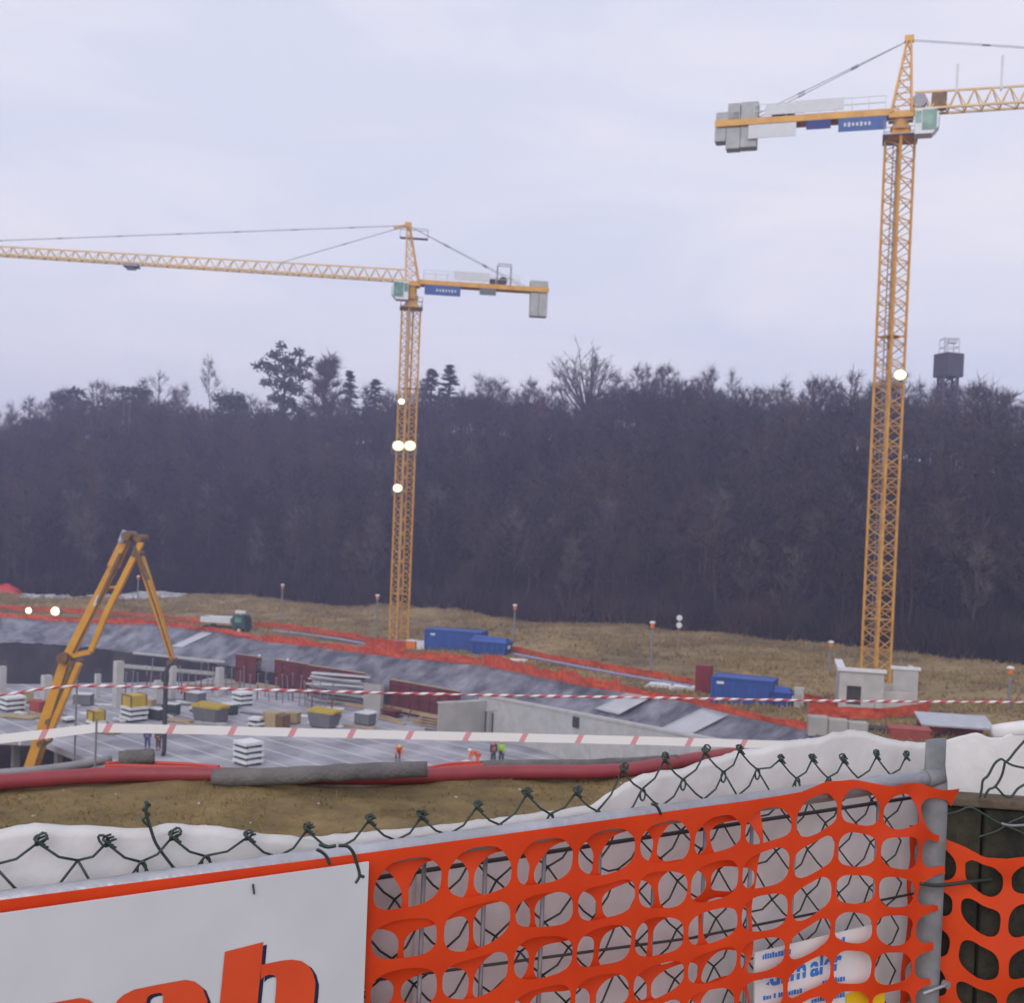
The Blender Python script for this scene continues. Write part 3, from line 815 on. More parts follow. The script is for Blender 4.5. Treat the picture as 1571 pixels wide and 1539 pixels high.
    fixs = ((jib_len*.27, 0), (jib_len*.94, 0)) if kind == 'far' else ((jib_len*.62, 0),)
    for x, _ in fixs:
        e = Vector((x, 0, zl + hh(x)))
        for y in (-.12, .12): b.bar(ap + Vector((0, y, 0)), e + Vector((0, y, 0)), .035)
        nn = int((e - ap).length / 5.5)
        for i in range(1, nn):
            q = ap.lerp(e, i/nn); b.bar(q - (e-ap).normalized()*.3, q + (e-ap).normalized()*.3, .13, .1)
    for y in (-.45, .45):
        e = Vector((-cj_len*.82, y, z_deck + .4)); b.bar(ap, e, .05)
        for f_ in (.33, .66):
            q = ap.lerp(e, f_); b.bar(q - (e-ap).normalized()*.3, q + (e-ap).normalized()*.3, .13, .1)
    turn(b, Rj).build('pendant', M['steel_dull'], t)
    # counter jib
    b = MB()
    for y in (-.65, .65): b.bar((-side*.5, y, z_deck + .05), (-cj_len, y, z_deck + .05), .2, .5)
    for i in range(8): b.bar((-side*.5 - i*(cj_len - 1)/8, -.65, z_deck), (-side*.5 - i*(cj_len - 1)/8, .65, z_deck), .14, .2)
    b.box((-cj_len*.45, 0, z_deck + .12), (cj_len*.8, 1.2, .05))
    turn(b, Rj).build('counter_jib', M['crane'], t)
    b = MB()
    for y in (-.72, .72):
        for i in range(9): b.bar((-1.2 - i*(cj_len*.7)/8, y, z_deck + .3), (-1.2 - i*(cj_len*.7)/8, y, z_deck + 1.35), .045)
        for z in (.85, 1.35): b.bar((-1.2, y, z_deck + z), (-1.2 - cj_len*.7, y, z_deck + z), .045)
    turn(b, Rj).build('railing', M['grey_panel'], t)
    # counterweights
    if kind == 'far':
        ws = [(-cj_len + .45, 1.3, -2.9, -.25), (-cj_len + 1.25, .25, -2.9, -.25), (-cj_len + 1.0, 2.0, .3, 1.0)]
        ws = [(-cj_len + .55, .95, -2.85, -.25), (-cj_len + 1.5, .9, -2.85, -.25), (-cj_len + 1.05, 1.95, .32, 1.05)]
    else:
        ws = [(-cj_len + .45, .9, -1.35, -.24), (-cj_len + 1.5, 1.15, -2.0, -.24), (-cj_len + 2.75, 1.3, -1.95, -.24), (-cj_len + 1.0, 1.9, .34, 1.05), (-cj_len + 2.75, 1.4, .34, 1.75), (-cj_len + 1.5, 1.0, .34, 1.72)]
    for x, lx, za, zb in ws:
        b = MB(); b.box((x, 0, z_deck + (za + zb)/2), (lx, 1.1, zb - za)); turn(b, Rj).build('counterweight', M['cweight'], t, bevel=.06)
    # winch and cabinets
    b = MB(); b.lathe([(.45, -.55), (.45, .55)], n=14)
    b.v = [(v[0] - cj_len*.66, v[2], v[1] + z_deck + .75) for v in b.v]
    b.box((-cj_len*.6, 0, z_deck + .6), (1.0, .9, .75)); turn(b, Rj).build('winch', M['dark'], t)
    b = MB(); b.box((-cj_len*.43, .78 if kind == 'far' else -.78, z_deck + .95), (cj_len*.26, .06, .95))
    if kind == 'near': b.box((-cj_len*.62, -.76, z_deck + .85), (cj_len*.2, .06, .8)); b.box((-cj_len*.68, -.72, z_deck - .8), (cj_len*.26, .06, 1.1))
    turn(b, Rj).build('mesh_panel', M['grey_panel'], t)
    # banners under the counter jib
    bx = [(-cj_len*.22, cj_len*.26, 'blue_banner'), (-cj_len*.55, cj_len*.12, 'grey_box')] if kind == 'far' else [(-cj_len*.2, cj_len*.25, 'blue_banner'), (-cj_len*.43, cj_len*.13, 'blue_cloth')]
    for x, lx, mm in bx:
        hh_ = 1.05 if mm == 'blue_banner' else .7
        sg = .8 if kind == 'far' else -.8; b = MB(); b.box((x, sg, z_deck - .25 - hh_/2), (lx, .08, hh_))
        o = turn(b, Rj).build('banner', M[mm], t)
        if mm == 'blue_banner':
            b = MB(); rr = random.Random(3)
            for i in range(7):
                xx = x - lx*.36 + i*lx*.085
                b.box((xx, sg*1.0625, z_deck - .25 - hh_/2), (.17, .02, (.26, .34, .24)[i % 3]))
            turn(b, Rj).build('lettering', M['grey_panel'], t)
            o['label'] = 'blue banner with pale lettering'
    # cab
    cx = 1.15 if kind == 'far' else 1.75; cyy = 1.15 if kind == 'far' else -1.15; cz = z_deck - 1.15
    b = MB(); s_ = .95
    prof = [(-.75, -1.0), (.55, -1.0), (.95, -.55), (1.0, .35), (.75, .95), (-.75, .95)]
    a = [(cx + x, cyy - .6, cz + z) for x, z in prof]; c = [(cx + x, cyy + .6, cz + z) for x, z in prof]
    n0 = len(b.v); b.v += a + c; k = len(prof)
    b.f.append(tuple(range(k))); b.f.append(tuple(reversed(range(k, 2*k))))
    for i in range(k): b.f.append((i, k+i, k+(i+1) % k, (i+1) % k))
    cab = turn(b, Rj).build('cab', M['white_paint'], t, fix=True)
    b = MB()
    for sg in (-.62, .62): b.box((cx + .30, cyy + sg, cz + .05), (1.05, .04, 1.55)); b.box((cx - .5, cyy + sg, cz + .3), (.40, .04, .9))
    b.bar((cx + .985, cyy, cz - .5), (cx + 1.03, cyy, cz + .3), 1.05, .05, up=(1, 0, 0))
    turn(b, Rj).build('window', M['glass_green'], cab)
    # trolley and hook
    xt_ = 29.5 if kind == 'far' else jib_len*.7
    b = MB(); b.box((xt_, 0, zl - .25), (1.5, 1.4, .3)); b.box((xt_, 0, zl - .5), (.9, .6, .3))
    turn(b, Rj).build('trolley', M['steel_dull'], t)
    b = MB()
    for dx in (-.3, .3): b.bar((xt_ + dx, 0, zl - .4), (xt_ + dx, 0, zl - 17), .009)
    turn(b, Rj).build('hoist_rope', M['grey_panel'], t)
    if kind == 'near':
        for i, (x, hgt) in enumerate(((4.0, 2.2), (7.2, 2.6))):
            b = MB(); b.bar((x, 0, zl + 1.3), (x, 0, zl + 1.3 + hgt), .16); b.bar((x, .35, zl + 1.3), (x, .35, zl + 1.3 + hgt*.8), .08)
            for k in range(4): b.bar((x, 0, zl + 1.5 + k*.5), (x, .35, zl + 1.5 + k*.5), .05)
            turn(b, Rj).build('mast_antenna', M['grey_panel'], t)
        b = MB(); b.lathe([(.55, -.5), (.55, .5)], n=14); b.v = [(v[0] + 1.3, v[2], v[1] + zl + .75) for v in b.v]
        turn(b, Rj).build('hoist_drum', M['steel_dull'], t)
        b = MB(); b.box((2.75, 0, zl + .7), (1.1, 1.0, 1.1)); turn(b, Rj).build('control_cabinet', M['pump_dark'], t)
    else:
        b = MB()
        for y in (-.5, .5):
            b.bar((-cj_len*.72, y, z_deck + .3), (-cj_len*.72, y, z_deck + 2.6), .08); b.bar((-cj_len*.62, y, z_deck + .3), (-cj_len*.62, y, z_deck + 2.6), .08)
            b.bar((-cj_len*.72, y, z_deck + 2.6), (-cj_len*.62, y, z_deck + 2.6), .08)
        turn(b, Rj).build('winch_frame', M['steel_dull'], t)
    return t

lb = at_z(611, 990, -14.0)
zj = at_y(630, 434, lb.y).z + .15; jl = at_z(0, 391, zj) - Vector((lb.x, lb.y, zj)); jib_a = math.atan2(jl.y, jl.x)
z0 = lb.z
def zz_at(px, py, p): return at_y(px, py, p.y).z - p.z
crane_far = tower_crane('slender yellow tower crane with blue containers at its foot and its jib over the pit', lb, R(38), jib_a,
    zz_at(628, 474, lb), zz_at(630, 434, lb), zz_at(627, 346, lb), 1.45, 14.9, 52, 'far')
rb = at_z(1342, 1058, -12.2)
zd = zz_at(1384, 176, rb)
cj = at_z(1102, 195, rb.z + zd) - Vector((rb.x, rb.y, rb.z + zd)); cj.z = 0
jr = math.atan2(-cj.y, -cj.x)
crane_near = tower_crane('taller nearer yellow tower crane rising from a grey block hut', rb, R(30), jr,
    zz_at(1385, 214, rb), zd, zz_at(1396, 62, rb), 1.55, cj.length + .2, 46, 'near')

def on_mast(px, py, p, dy): return at_y(px, py, p.y - dy)
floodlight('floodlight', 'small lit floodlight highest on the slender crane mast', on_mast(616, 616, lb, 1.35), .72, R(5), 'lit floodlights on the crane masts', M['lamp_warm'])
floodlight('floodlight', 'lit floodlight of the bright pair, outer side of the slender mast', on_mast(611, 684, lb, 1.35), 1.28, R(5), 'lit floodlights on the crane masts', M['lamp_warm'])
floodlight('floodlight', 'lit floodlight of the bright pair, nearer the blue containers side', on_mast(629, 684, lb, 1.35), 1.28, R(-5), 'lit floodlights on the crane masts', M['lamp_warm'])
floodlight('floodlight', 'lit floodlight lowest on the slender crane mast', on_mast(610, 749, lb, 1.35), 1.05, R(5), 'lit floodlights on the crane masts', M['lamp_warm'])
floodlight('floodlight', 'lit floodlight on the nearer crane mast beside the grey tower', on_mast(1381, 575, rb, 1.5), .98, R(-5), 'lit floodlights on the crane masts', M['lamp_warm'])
p = at_z(44, 947, -14.5)
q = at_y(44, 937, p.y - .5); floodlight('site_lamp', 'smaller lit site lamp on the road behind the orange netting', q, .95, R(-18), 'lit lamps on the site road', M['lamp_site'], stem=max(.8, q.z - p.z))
p = at_z(85, 949, -14.5)
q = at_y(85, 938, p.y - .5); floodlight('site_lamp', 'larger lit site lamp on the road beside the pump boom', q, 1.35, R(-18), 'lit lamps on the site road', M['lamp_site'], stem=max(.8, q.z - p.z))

# ------------------------------------------------------------------ concrete pump boom
YB = 80.0
def P(px, py, dy=0): return at_y(px, py, YB + dy)
b0 = P(40, 1205)
t = thing('concrete_pump', 'yellow concrete pump boom folded in an inverted V over the slab', 'concrete pump', (b0.x, b0.y, ZB))
org = Vector((b0.x, b0.y, ZB))
def pr(px, py, dy=0): return P(px, py, dy) - org
b = MB(); b.taper(pr(40, 1205), pr(104, 1008), .8, 1.15, .65, .95, up=(0, 1, 0)); b.build('boom_section', M['pump'], t, bevel=.05)
b = MB(); b.taper(pr(106, 1006), pr(178, 862), .6, .95, .5, .72, up=(0, 1, 0)); b.taper(pr(174, 870), pr(194, 826), .62, 1.05, .6, .8, up=(0, 1, 0)); b.build('boom_section', M['pump'], t, bevel=.05)
b = MB(); b.taper(pr(217, 832, -.7), pr(163, 942, -.7), .4, .42, .4, .55, up=(0, 1, 0)); b.taper(pr(163, 942, -.7), pr(139, 1000, -.7), .4, .5, .36, .36, up=(0, 1, 0)); b.build('boom_section', M['pump'], t, bevel=.03)
b = MB(); b.taper(pr(214, 850, .5), pr(238, 925, .5), .45, .72, .42, .75, up=(0, 1, 0)); b.taper(pr(238, 925, .5), pr(264, 1010, .5), .42, .68, .3, .42, up=(0, 1, 0)); b.build('boom_section', M['pump'], t, bevel=.03)
b = MB(); b.taper(pr(72, 1135, -.75), pr(122, 1018, -.75), .4, .6, .36, .55, up=(0, 1, 0)); b.build('boom_section', M['pump'], t, bevel=.03)
b = MB(); b.taper(pr(139, 1000, -.7), pr(112, 1006, -.7), .35, .3, .35, .3, up=(0, 1, 0)); b.build('link_bar', M['pump'], t); b = MB(); b.bar(pr(168, 901, -.6), pr(186, 901, -.6), .25, .16); b.build('link_bar', M['pump'], t)
for px, py, rr in ((103, 1008, .75), (118, 1018, .5), (200, 822, .6), (218, 826, .5), (213, 850, .42), (265, 1014, .3), (70, 1138, .45), (82, 1105, .4)):
    c = pr(px, py); b = MB(); b.tube([c + Vector((0, -1.0, 0)), c + Vector((0, .7, 0))], rr*.55, 12); b.build('pivot', M['pump_dark'], t)
b = MB(); b.bar(pr(196, 822, -.3), pr(219, 828, -.3), .5, .32, up=(0, 1, 0)); b.bar(pr(196, 818, -.3), pr(206, 828, -.3), .4, .5, up=(0, 1, 0)); b.build('elbow_link', M['pump_dark'], t)
b = MB(); b.tube([pr(186, 832, -.55), pr(193, 815, -.55)], .26, 8); b.build('hydraulic_cylinder', M['steel'], t)
b = MB(); b.tube([pr(146, 930, -.55), pr(152, 914, -.55)], .16, 8); b.build('hydraulic_cylinder', M['grey_panel'], t)
for seg in (((52, 1180), (108, 1010)), ((112, 1002), (196, 832)), ((212, 856), (262, 1008))):
    a_, c_ = pr(*seg[0], -1.05), pr(*seg[1], -.95); b = MB(); b.tube([a_, a_.lerp(c_, .5) + Vector((.05, 0, .03)), c_], .075, 8); b.build('delivery_pipe', M['pump_dark'], t)
for a_, c_ in (((86, 1090), (112, 1020)), ((150, 925), (186, 850)), ((206, 838), (226, 890))):
    b = MB(); b.tube([pr(*a_, -.9), pr(*c_, -.9)], .14, 8); q_ = pr(*c_, -.9); b.tube([pr(*a_, -.9).lerp(q_, .6), q_], .19, 8); b.build('hydraulic_ram', M['pump_dark'], t)
pts = [pr(265, 1014, .3), pr(259, 1022, .2), pr(255, 1030), pr(254, 1060), pr(253, 1100), pr(252, 1150), pr(250, 1163)]
b = MB(); b.tube(pts, [.13, .16, .17, .17, .17, .16, .15], 8); b.build('delivery_hose', M['dark'], t, smooth=True)
b = MB(); c = pr(40, 1205); b.taper((c.x, c.y, .9), (c.x, c.y, c.z + .3), 1.6, 1.6, .9, .9); b.box((c.x, c.y, .6), (9, 2.4, .6)); b.build('pedestal', M['pump'], t)
for sx in (-1, 1):
    for sy in (-1, 1): b = MB(); b.bar((c.x + sx*2, c.y + sy*.8, .7), (c.x + sx*3.4, c.y + sy*3.6, .1), .3, .3); b.build('outrigger', M['pump'], t)

# ------------------------------------------------------------------ netting fences on the far side
def far_net(name, pts, hpx, z_of, lab, wav=.25, sag=.0):
    """pts: (px, py of the net's foot)"""
    pxs = np.arange(pts[0][0], pts[-1][0] + .1, 3.0)
    a = at_z(pts[0][0], pts[0][1], z_of(pts[0][0]))
    t = thing(name, lab, 'netting', a, 0, 'orange barrier netting across the pit')
    b = MB(); rows = 5; pp = []
    for px in pxs:
        f_ = at_z(float(px), interp(float(px), pts), z_of(float(px))); pp.append(f_)
    s = 0.0
    for i, f_ in enumerate(pp):
        if i: s += (f_ - pp[i-1]).length
        hgt = .80 * hpx * (1 + wav*nz(s*.18, 1.3, a.x) + .5*wav*nz(s*.9, 4.3, a.x))
        for j in range(rows + 1):
            v = j / rows
            off = .22*nz(s*.4, v*1.5, 7) + .12*nz(s*1.3, v*3, 2)
            b.v.append((f_.x - a.x + off*.3, f_.y - a.y + off, f_.z - a.z + .03 + hgt*v))
    k = rows + 1
    for i in range(len(pp) - 1):
        for j in range(rows): b.f.append((i*k+j, (i+1)*k+j, (i+1)*k+j+1, i*k+j+1))
    b.build('netting', M['net_far'], t, smooth=True)
    last = None
    for i, f_ in enumerate(pp):
        if last is None or (f_ - last).length > 4.2:
            last = f_; b = MB(); q = f_ - a
            b.bar(q + Vector((0, .15, -.3)), q + Vector((0, .15, hpx*1.12)), .05); b.build('stake', M['steel_dull'], t)
    return t
zE = lambda px: interp(px, E_Z)
far_net('barrier_netting', [(-160, 926), (0, 936), (150, 944), (250, 952), (312, 958)], .82, lambda p: zE(p) - .05, 'upper orange netting behind the lit road lamps')
far_net('barrier_netting', [(-160, 946), (0, 949), (150, 957), (250, 962), (350, 975), (400, 984)], .82, lambda p: zE(p) - .05, 'lower orange netting along the slope edge under the green truck', .5)
far_net('barrier_netting', [(388, 962), (430, 966), (500, 975), (560, 985), (632, 996), (652, 999)], .8, lambda p: zE(p) - .1, 'orange netting strip from the green truck to the slender crane foot')
far_net('barrier_netting', [(400, 985), (450, 990), (540, 1001), (600, 1009), (660, 1014), (740, 1022)], .85, lambda p: zE(p) - .02, 'ragged orange netting on the slope edge below the slender crane', .6)
far_net('barrier_netting', [(560, 996), (600, 1001), (622, 1003)], 1.3, lambda p: zE(p) + .0, 'bright orange netting wrapped around the foot of the slender crane', .1)
far_net('barrier_netting', [(776, 1000), (850, 1014), (950, 1032), (1066, 1052)], .72, lambda p: zE(p) - .1, 'orange netting at the meadow foot between the two container groups')
far_net('barrier_netting', [(740, 1022), (800, 1034), (850, 1044), (900, 1055), (950, 1062)], .95, lambda p: zE(p), 'slumped orange netting on the slope crest below the blue skip', .9)
far_net('barrier_netting', [(950, 1062), (1000, 1070), (1060, 1080), (1100, 1092), (1180, 1110), (1238, 1122)], .6, lambda p: zE(p) + .1, 'low orange netting below the second blue container', .4)
far_net('barrier_netting', [(1186, 1070), (1240, 1080), (1300, 1092)], .8, lambda p: zE(p), 'orange netting from the concrete post to the block hut', .2)
far_net('barrier_netting', [(1240, 1095), (1290, 1103), (1345, 1104), (1428, 1095)], .9, lambda p: zE(p) + .2, 'bright orange netting before the block hut over the low wall', .15)
far_net('barrier_netting', [(1400, 1128), (1460, 1122), (1528, 1120), (1560, 1124)], .5, lambda p: zE(p) + .2, 'orange netting under the grey roof sheet', .3)
# lilac pipe along the netting
for pts, lab in (([(420, 968), (470, 974), (520, 981), (560, 988)], 'thin lilac pipe along the netting beside the green truck'),
                 ([(790, 1004), (850, 1016), (950, 1035), (1060, 1054)], 'thin lilac pipe along the netting below the dry meadow')):
    ps = [at_z(x, y, zE(x) + .25) for x, y in pts]; b = MB(); b.tube([p - ps[0] for p in ps], .13, 6)
    tag(b.build('water_pipe', M['lilac_pipe'], loc=ps[0]), lab, 'pipe', 'lilac pipes along the netting')

# ------------------------------------------------------------------ containers and other site things on the plateau
def container(name, lab, px, py, z, L_, W_, H_, rz, group, open_top=False):
    p = at_z(px, py, z); t = thing(name, lab, 'container', p, rz, group)
    b = MB()
    if not open_top:
        b.box((0, 0, H_/2 + .1), (L_ - .1, W_ - .1, H_ - .12)); n = int(L_ / .4)
        for i in range(n):
            x = -L_/2 + .3 + i*(L_ - .6)/(n - 1)
            for y in (-1, 1): b.box((x, y*(W_/2 - .04), H_/2 + .1), (.18, .07, H_ - .35))
    else:
        b.hexa([(-L_/2 + .5, -W_/2 + .1, .1), (L_/2 - .3, -W_/2 + .1, .1), (L_/2 - .3, W_/2 - .1, .1), (-L_/2 + .5, W_/2 - .1, .1)],
               [(-L_/2, -W_/2, H_*.8), (L_/2, -W_/2, H_*.8), (L_/2, W_/2, H_*.8), (-L_/2, W_/2, H_*.8)])
        for i in range(5):
            x = -L_/2 + .6 + i*(L_ - 1.2)/4; b.bar((x, -W_/2 - .02, .2), (x, -W_/2 - .06, H_*.8), .1)
    body = b.build('body', M['blue'], t)
    b = MB(); zt = H_ + .02 if not open_top else H_*.8
    for y in (-1, 1): b.bar((-L_/2, y*W_/2, zt), (L_/2, y*W_/2, zt), .14, .14)
    for x in (-1, 1): b.bar((x*L_/2, -W_/2, zt), (x*L_/2, W_/2, zt), .14, .14)
    if not open_top:
        for x in (-1, 1):
            for y in (-1, 1): b.bar((x*L_/2, y*W_/2, 0), (x*L_/2, y*W_/2, H_), .14, .14)
    b.build('frame', M['blue_dark'] if open_top else M['blue'], t)
    if open_top:
        b = MB(); b.hexa([(-L_/2 + .1, -W_/2 + .1, H_*.82), (L_/2 - .1, -W_/2 + .1, H_*.82), (L_/2 - .1, W_/2 - .1, H_*.82), (-L_/2 + .1, W_/2 - .1, H_*.82)],
                        [(-L_/2 + .3, -.2, H_*1.05), (L_/2 - .3, -.2, H_*1.0), (L_/2 - .3, .2, H_*1.0), (-L_/2 + .3, .2, H_*1.05)])
        b.build('tarpaulin', M['blue'], t)
        b = MB(); b.box((L_/2 + .03, -.3, H_*.62), (.06, .8, .35)); b.build('plate', M['white_paint'], t)
    else:
        for s in (-1, 1):
            b = MB(); b.box((L_/2 + .02, s*W_*.24, H_/2 + .1), (.05, W_*.45, H_ - .4)); d = b.build('door', M['blue'], t)
            b = MB(); b.bar((L_/2 + .07, s*W_*.1, .4), (L_/2 + .07, s*W_*.1, H_ - .2), .05); b.build('lock_rod', M['steel_dull'], d)
        b = MB(); b.box((-L_*.36, -W_/2 - .05, H_*.83), (.5, .04, .18)); b.build('plate', M['white_paint'], t)
    b = MB()
    for x in (-.4, .4): b.box((x*L_, 0, .05), (.3, W_*.9, .1))
    b.build('skid', M['dark'], t)
    return t
G_ = 'blue containers on the far plateau'
container('blue_container', 'long blue container at the foot of the slender crane', 699, 1004, -13.9, 5.9, 2.4, 2.45, R(-16), G_)
container('blue_container', 'lower blue covered skip against the long blue container', 752, 1011, -13.85, 4.0, 2.2, 2.15, R(-18), G_, True)
container('blue_container', 'blue container beside the dark red cabin', 1141, 1082, -12.55, 4.25, 2.2, 1.95, R(-22), G_)
container('blue_container', 'small low blue skip beside the concrete post', 1200, 1090, -12.5, 1.45, 1.5, 1.6, R(-22), G_, True)

def crate(name, lab, cat, px, py, z, d, rz, m, trim=M['dark'], top=None):
    p = at_z(px, py, z); t = thing(name, lab, cat, p, rz)
    b = MB(); b.box((0, 0, d[2]/2 + .05), d); b.build('body', m, t, bevel=.04)
    b = MB()
    for x in (-.38, .38): b.box((x*d[0], 0, .02), (.16, d[1]*.98, .1))
    b.build('skid', trim, t)
    b = MB(); b.box((0, 0, d[2] + .09), (d[0]*1.05, d[1]*1.05, .08)); b.build('lid', top or m, t)
    b = MB(); b.box((d[0]*.1, -d[1]/2 - .02, d[2]*.5), (d[0]*.4, .05, d[2]*.5)); b.build('hatch', trim if trim is not M['dark'] else m, t)
    return t
crate('fuel_box', 'orange box with white lid at the slender crane foot', 'box', 632, 999, -13.8, (1.0, 1.0, 1.0), R(-15), M['orange_box'], top=M['white_paint'])
crate('white_box', 'white cabinet between orange box and long blue container', 'cabinet', 649, 1000, -13.8, (1.2, .9, .95), R(-15), M['white_paint'], M['grey_panel'])
crate('red_cabin', 'tall dark red portable toilet cabin beside the blue container', 'cabin', 1079, 1066, -12.7, (1.15, 1.15, 2.15), R(-20), M['red_wc'])
crate('concrete_post', 'pinkish concrete post beside the low blue skip', 'post', 1225, 1090, -12.4, (.65, .5, 1.45), R(-20), M['concrete_pale'], M['concrete'])
def panel_lot(px, py, z, lab):
    p = at_z(px, py, z); t = thing('board_pile', lab, 'board pile', p, R(-20), 'white boards lying on the plateau')
    for i in range(3): b = MB(); b.box((.1*i, 0, .06 + i*.14), (2.2 - .2*i, 1.1, .1), .04*i); b.build('board', M['board_white'], t)
panel_lot(1047, 1060, -12.7, 'white boards lying left of the dark red cabin')
panel_lot(790, 1018, -13.4, 'white boards lying beside the skip by the slender crane')
panel_lot(1010, 1056, -12.8, 'pale boards lying at the netting before the meadow')

# small dark green tipper truck
p = at_z(350, 971, -14.25)
t = thing('tipper_truck', 'dark green tipper truck with a pale bed on the site road', 'truck', p, R(-9))
b = MB(); b.box((-.2, 0, .62), (5.6, .9, .25)); b.build('chassis', M['dark'], t)
b = MB(); b.box((-1.2, 0, 1.25), (3.6, 2.0, .12))
for y in (-1, 1): b.box((-1.2, y, 1.5), (3.6, .1, .62))
for x in (-3.0, .6): b.box((x, 0, 1.5), (.1, 1.9, .62))
b.build('tipper_bed', M['grey_panel'], t)
b = MB(); a_ = [(.85, -.95, .55), (2.6, -.95, .55), (2.6, .95, .55), (.85, .95, .55)]; c_ = [(.85, -.9, 2.15), (2.2, -.9, 2.15), (2.2, .9, 2.15), (.85, .9, 2.15)]
b.hexa(a_, c_); cab = b.build('cab', M['green_truck'], t, bevel=.06)
b = MB(); b.box((1.55, -.955, 1.65), (.9, .03, .6)); b.build('window', M['glass_green'], cab)
b = MB(); b.box((2.45, 0, 1.6), (.05, 1.5, .6), rot=Matrix.Rotation(R(-14), 3, 'Y')); b.build('windscreen', M['dark'], cab)
b = MB(); b.box((1.5, -.1, 2.5), (1.2, .5, .3)); b.box((1.5, -.1, 2.25), (.15, .15, .3)); b.build('roof_box', M['white_paint'], cab)
for x in (-2.2, 1.7):
    for y in (-.85, .85):
        b = MB(); b.tube([(x, y - .14, .45), (x, y + .14, .45)], .45, 16); wh = b.build('wheel', M['tyre'], t)
        b = MB(); b.tube([(x, y - .16, .45), (x, y + .16, .45)], .2, 10); b.build('rim', M['grey_panel'], wh)
# red tarp heap, rubble
p = at_z(6, 915, -14.4); b = MB()
for i in range(13):
    for j in range(9):
        x, y = (i/12 - .5)*5.2, (j/8 - .5)*3; r_ = max(0, 1 - (x/2.6)**2) * max(0, 1 - (y/1.5)**2)
        b.v.append((x, y, 1.9*r_**.5 + .5*nz(x*.9, y, 3)*r_ - .05))
for i in range(12):
    for j in range(8): b.f.append((i*9+j, (i+1)*9+j, (i+1)*9+j+1, i*9+j+1))
tag(b.build('tarpaulin_heap', M['red_tarp'], loc=p, smooth=True), 'red tarpaulin draped over a heap at the wood edge', 'tarpaulin')
b = MB(); rr = random.Random(5)
for k in range(420):
    px = rr.uniform(30, 285) if rr.random() < .7 else rr.uniform(190, 260); py = interp(px, W_PY) + rr.uniform(-4, 6)
    p = terr(col_of(px), I_W - rr.uniform(0, 3.5)); s = rr.uniform(.15, .6)
    m = Matrix.Rotation(rr.uniform(0, 6), 3, 'Z') @ Matrix.Rotation(rr.uniform(0, 6), 3, 'X')
    b.box(p + Vector((0, 0, s*.3)), (s*2.0, s*1.1, s*.8), rot=m)
tag(b.build('rubble', M['rubble']), 'pale broken rubble strewn along the edge of the wood', 'rubble', kind='stuff')

# vent posts with orange heads
posts = [(46, 872, 905, 'vent post nearest the red tarpaulin'), (211, 883, 925, 'vent post behind the folded pump boom'), (432, 896, 945, 'vent post in the meadow beside the green truck'),
         (577, 912, 975, 'vent post just beside the slender crane mast'), (788, 927, 985, 'vent post behind the skip by the slender crane'), (998, 953, 1030, 'vent post in the meadow with orange head before the dark wood'),
         (1273, 983, 1035, 'vent post left of the block hut'), (1547, 1022, 1090, 'vent post at the meadow beyond the white roll')]
for px, pt, pb, lab in posts:
    e, w_ = E_pt(px), W_pt(px)
    z = interp(px, E_Z); p = at_z(px, pb, z); top = at_y(px, pt, p.y); hgt = top.z - p.z
    lean = top.x - p.x
    t = thing('vent_post', 'orange capped ' + lab, 'vent post', p, 0, 'vent posts across the meadow')
    b = MB(); b.tube([(0, 0, -.4), (lean*0, 0, hgt - .6)], .09, 8); b.build('pole', M['steel_dull'], t)
    b = MB(); b.lathe([(.11, hgt - .62), (.18, hgt - .55), (.18, hgt - .16), (.14, hgt - .12)], n=12); b.build('head', M['orange_box'], t)
    b = MB(); b.lathe([(.27, hgt - .18), (.23, hgt - .06), (.05, hgt)], n=12); b.build('cap', M['white_paint'], t)
p = at_z(1040, 1000, -12.7); top = at_y(1038, 948, p.y)
t = thing('white_sign_post', 'thin post carrying two small white discs in the meadow', 'sign post', p)
b = MB(); b.tube([(0, 0, -.3), (0, 0, top.z - p.z)], .06, 8); b.build('pole', M['steel_dull'], t)
for dz in (0, -.75): b = MB(); b.tube([(0, -.12, top.z - p.z + dz), (0, -.05, top.z - p.z + dz)], .3, 12); b.build('disc', M['white_paint'], t)

# block hut around the nearer crane's foot
hp = at_z(1342, 1094, -12.3)
t = thing('block_hut', 'roofless grey block hut around the foot of the nearer crane', 'hut', hp, R(-14))
def sx(px): return (px - 1342) / FPX * hp.y
b = MB(); H1 = 3.0
xl, xc, xr = sx(1286), sx(1350), sx(1400)
W_ = .3
# front wall with window opening, built round the opening
wx0, wx1, wz0, wz1 = sx(1297), sx(1318), .7, 2.0
front = [((xl, wx0), (0, H1)), ((wx1, xc), (0, H1)), ((wx0, wx1), (0, wz0)), ((wx0, wx1), (wz1, H1))]
for (xa, xb), (za, zb) in front: b.box(((xa+xb)/2, -1.7, (za+zb)/2), (xb-xa, W_, zb-za))
b.box((xl + W_/2, 1.0, H1/2), (W_, 5.1, H1)); b.build('block_wall', M['concrete_pale'], t)
b = MB(); b.box(((xl+xc)/2, -1.72, H1 + .1), (xc - xl + .3, .6, .2)); b.box((xl + .1, 1.0, H1 + .1), (.55, 4.9, .2)); b.build('coping', M['white_paint'], t)
b = MB(); b.box(((xc+.2 + xr)/2 + .35, .4, 1.55), (xr - xc - .6, W_, 3.1)); b.box((xr - .1, 2.0, 1.55), (W_, 3.0, 3.1)); b.build('block_wall', M['concrete_pale'], t)
b = MB(); b.box(((xc+.2 + xr)/2 + .35, .4, 3.2), (xr - xc - .3, .5, .18)); b.build('coping', M['white_paint'], t)
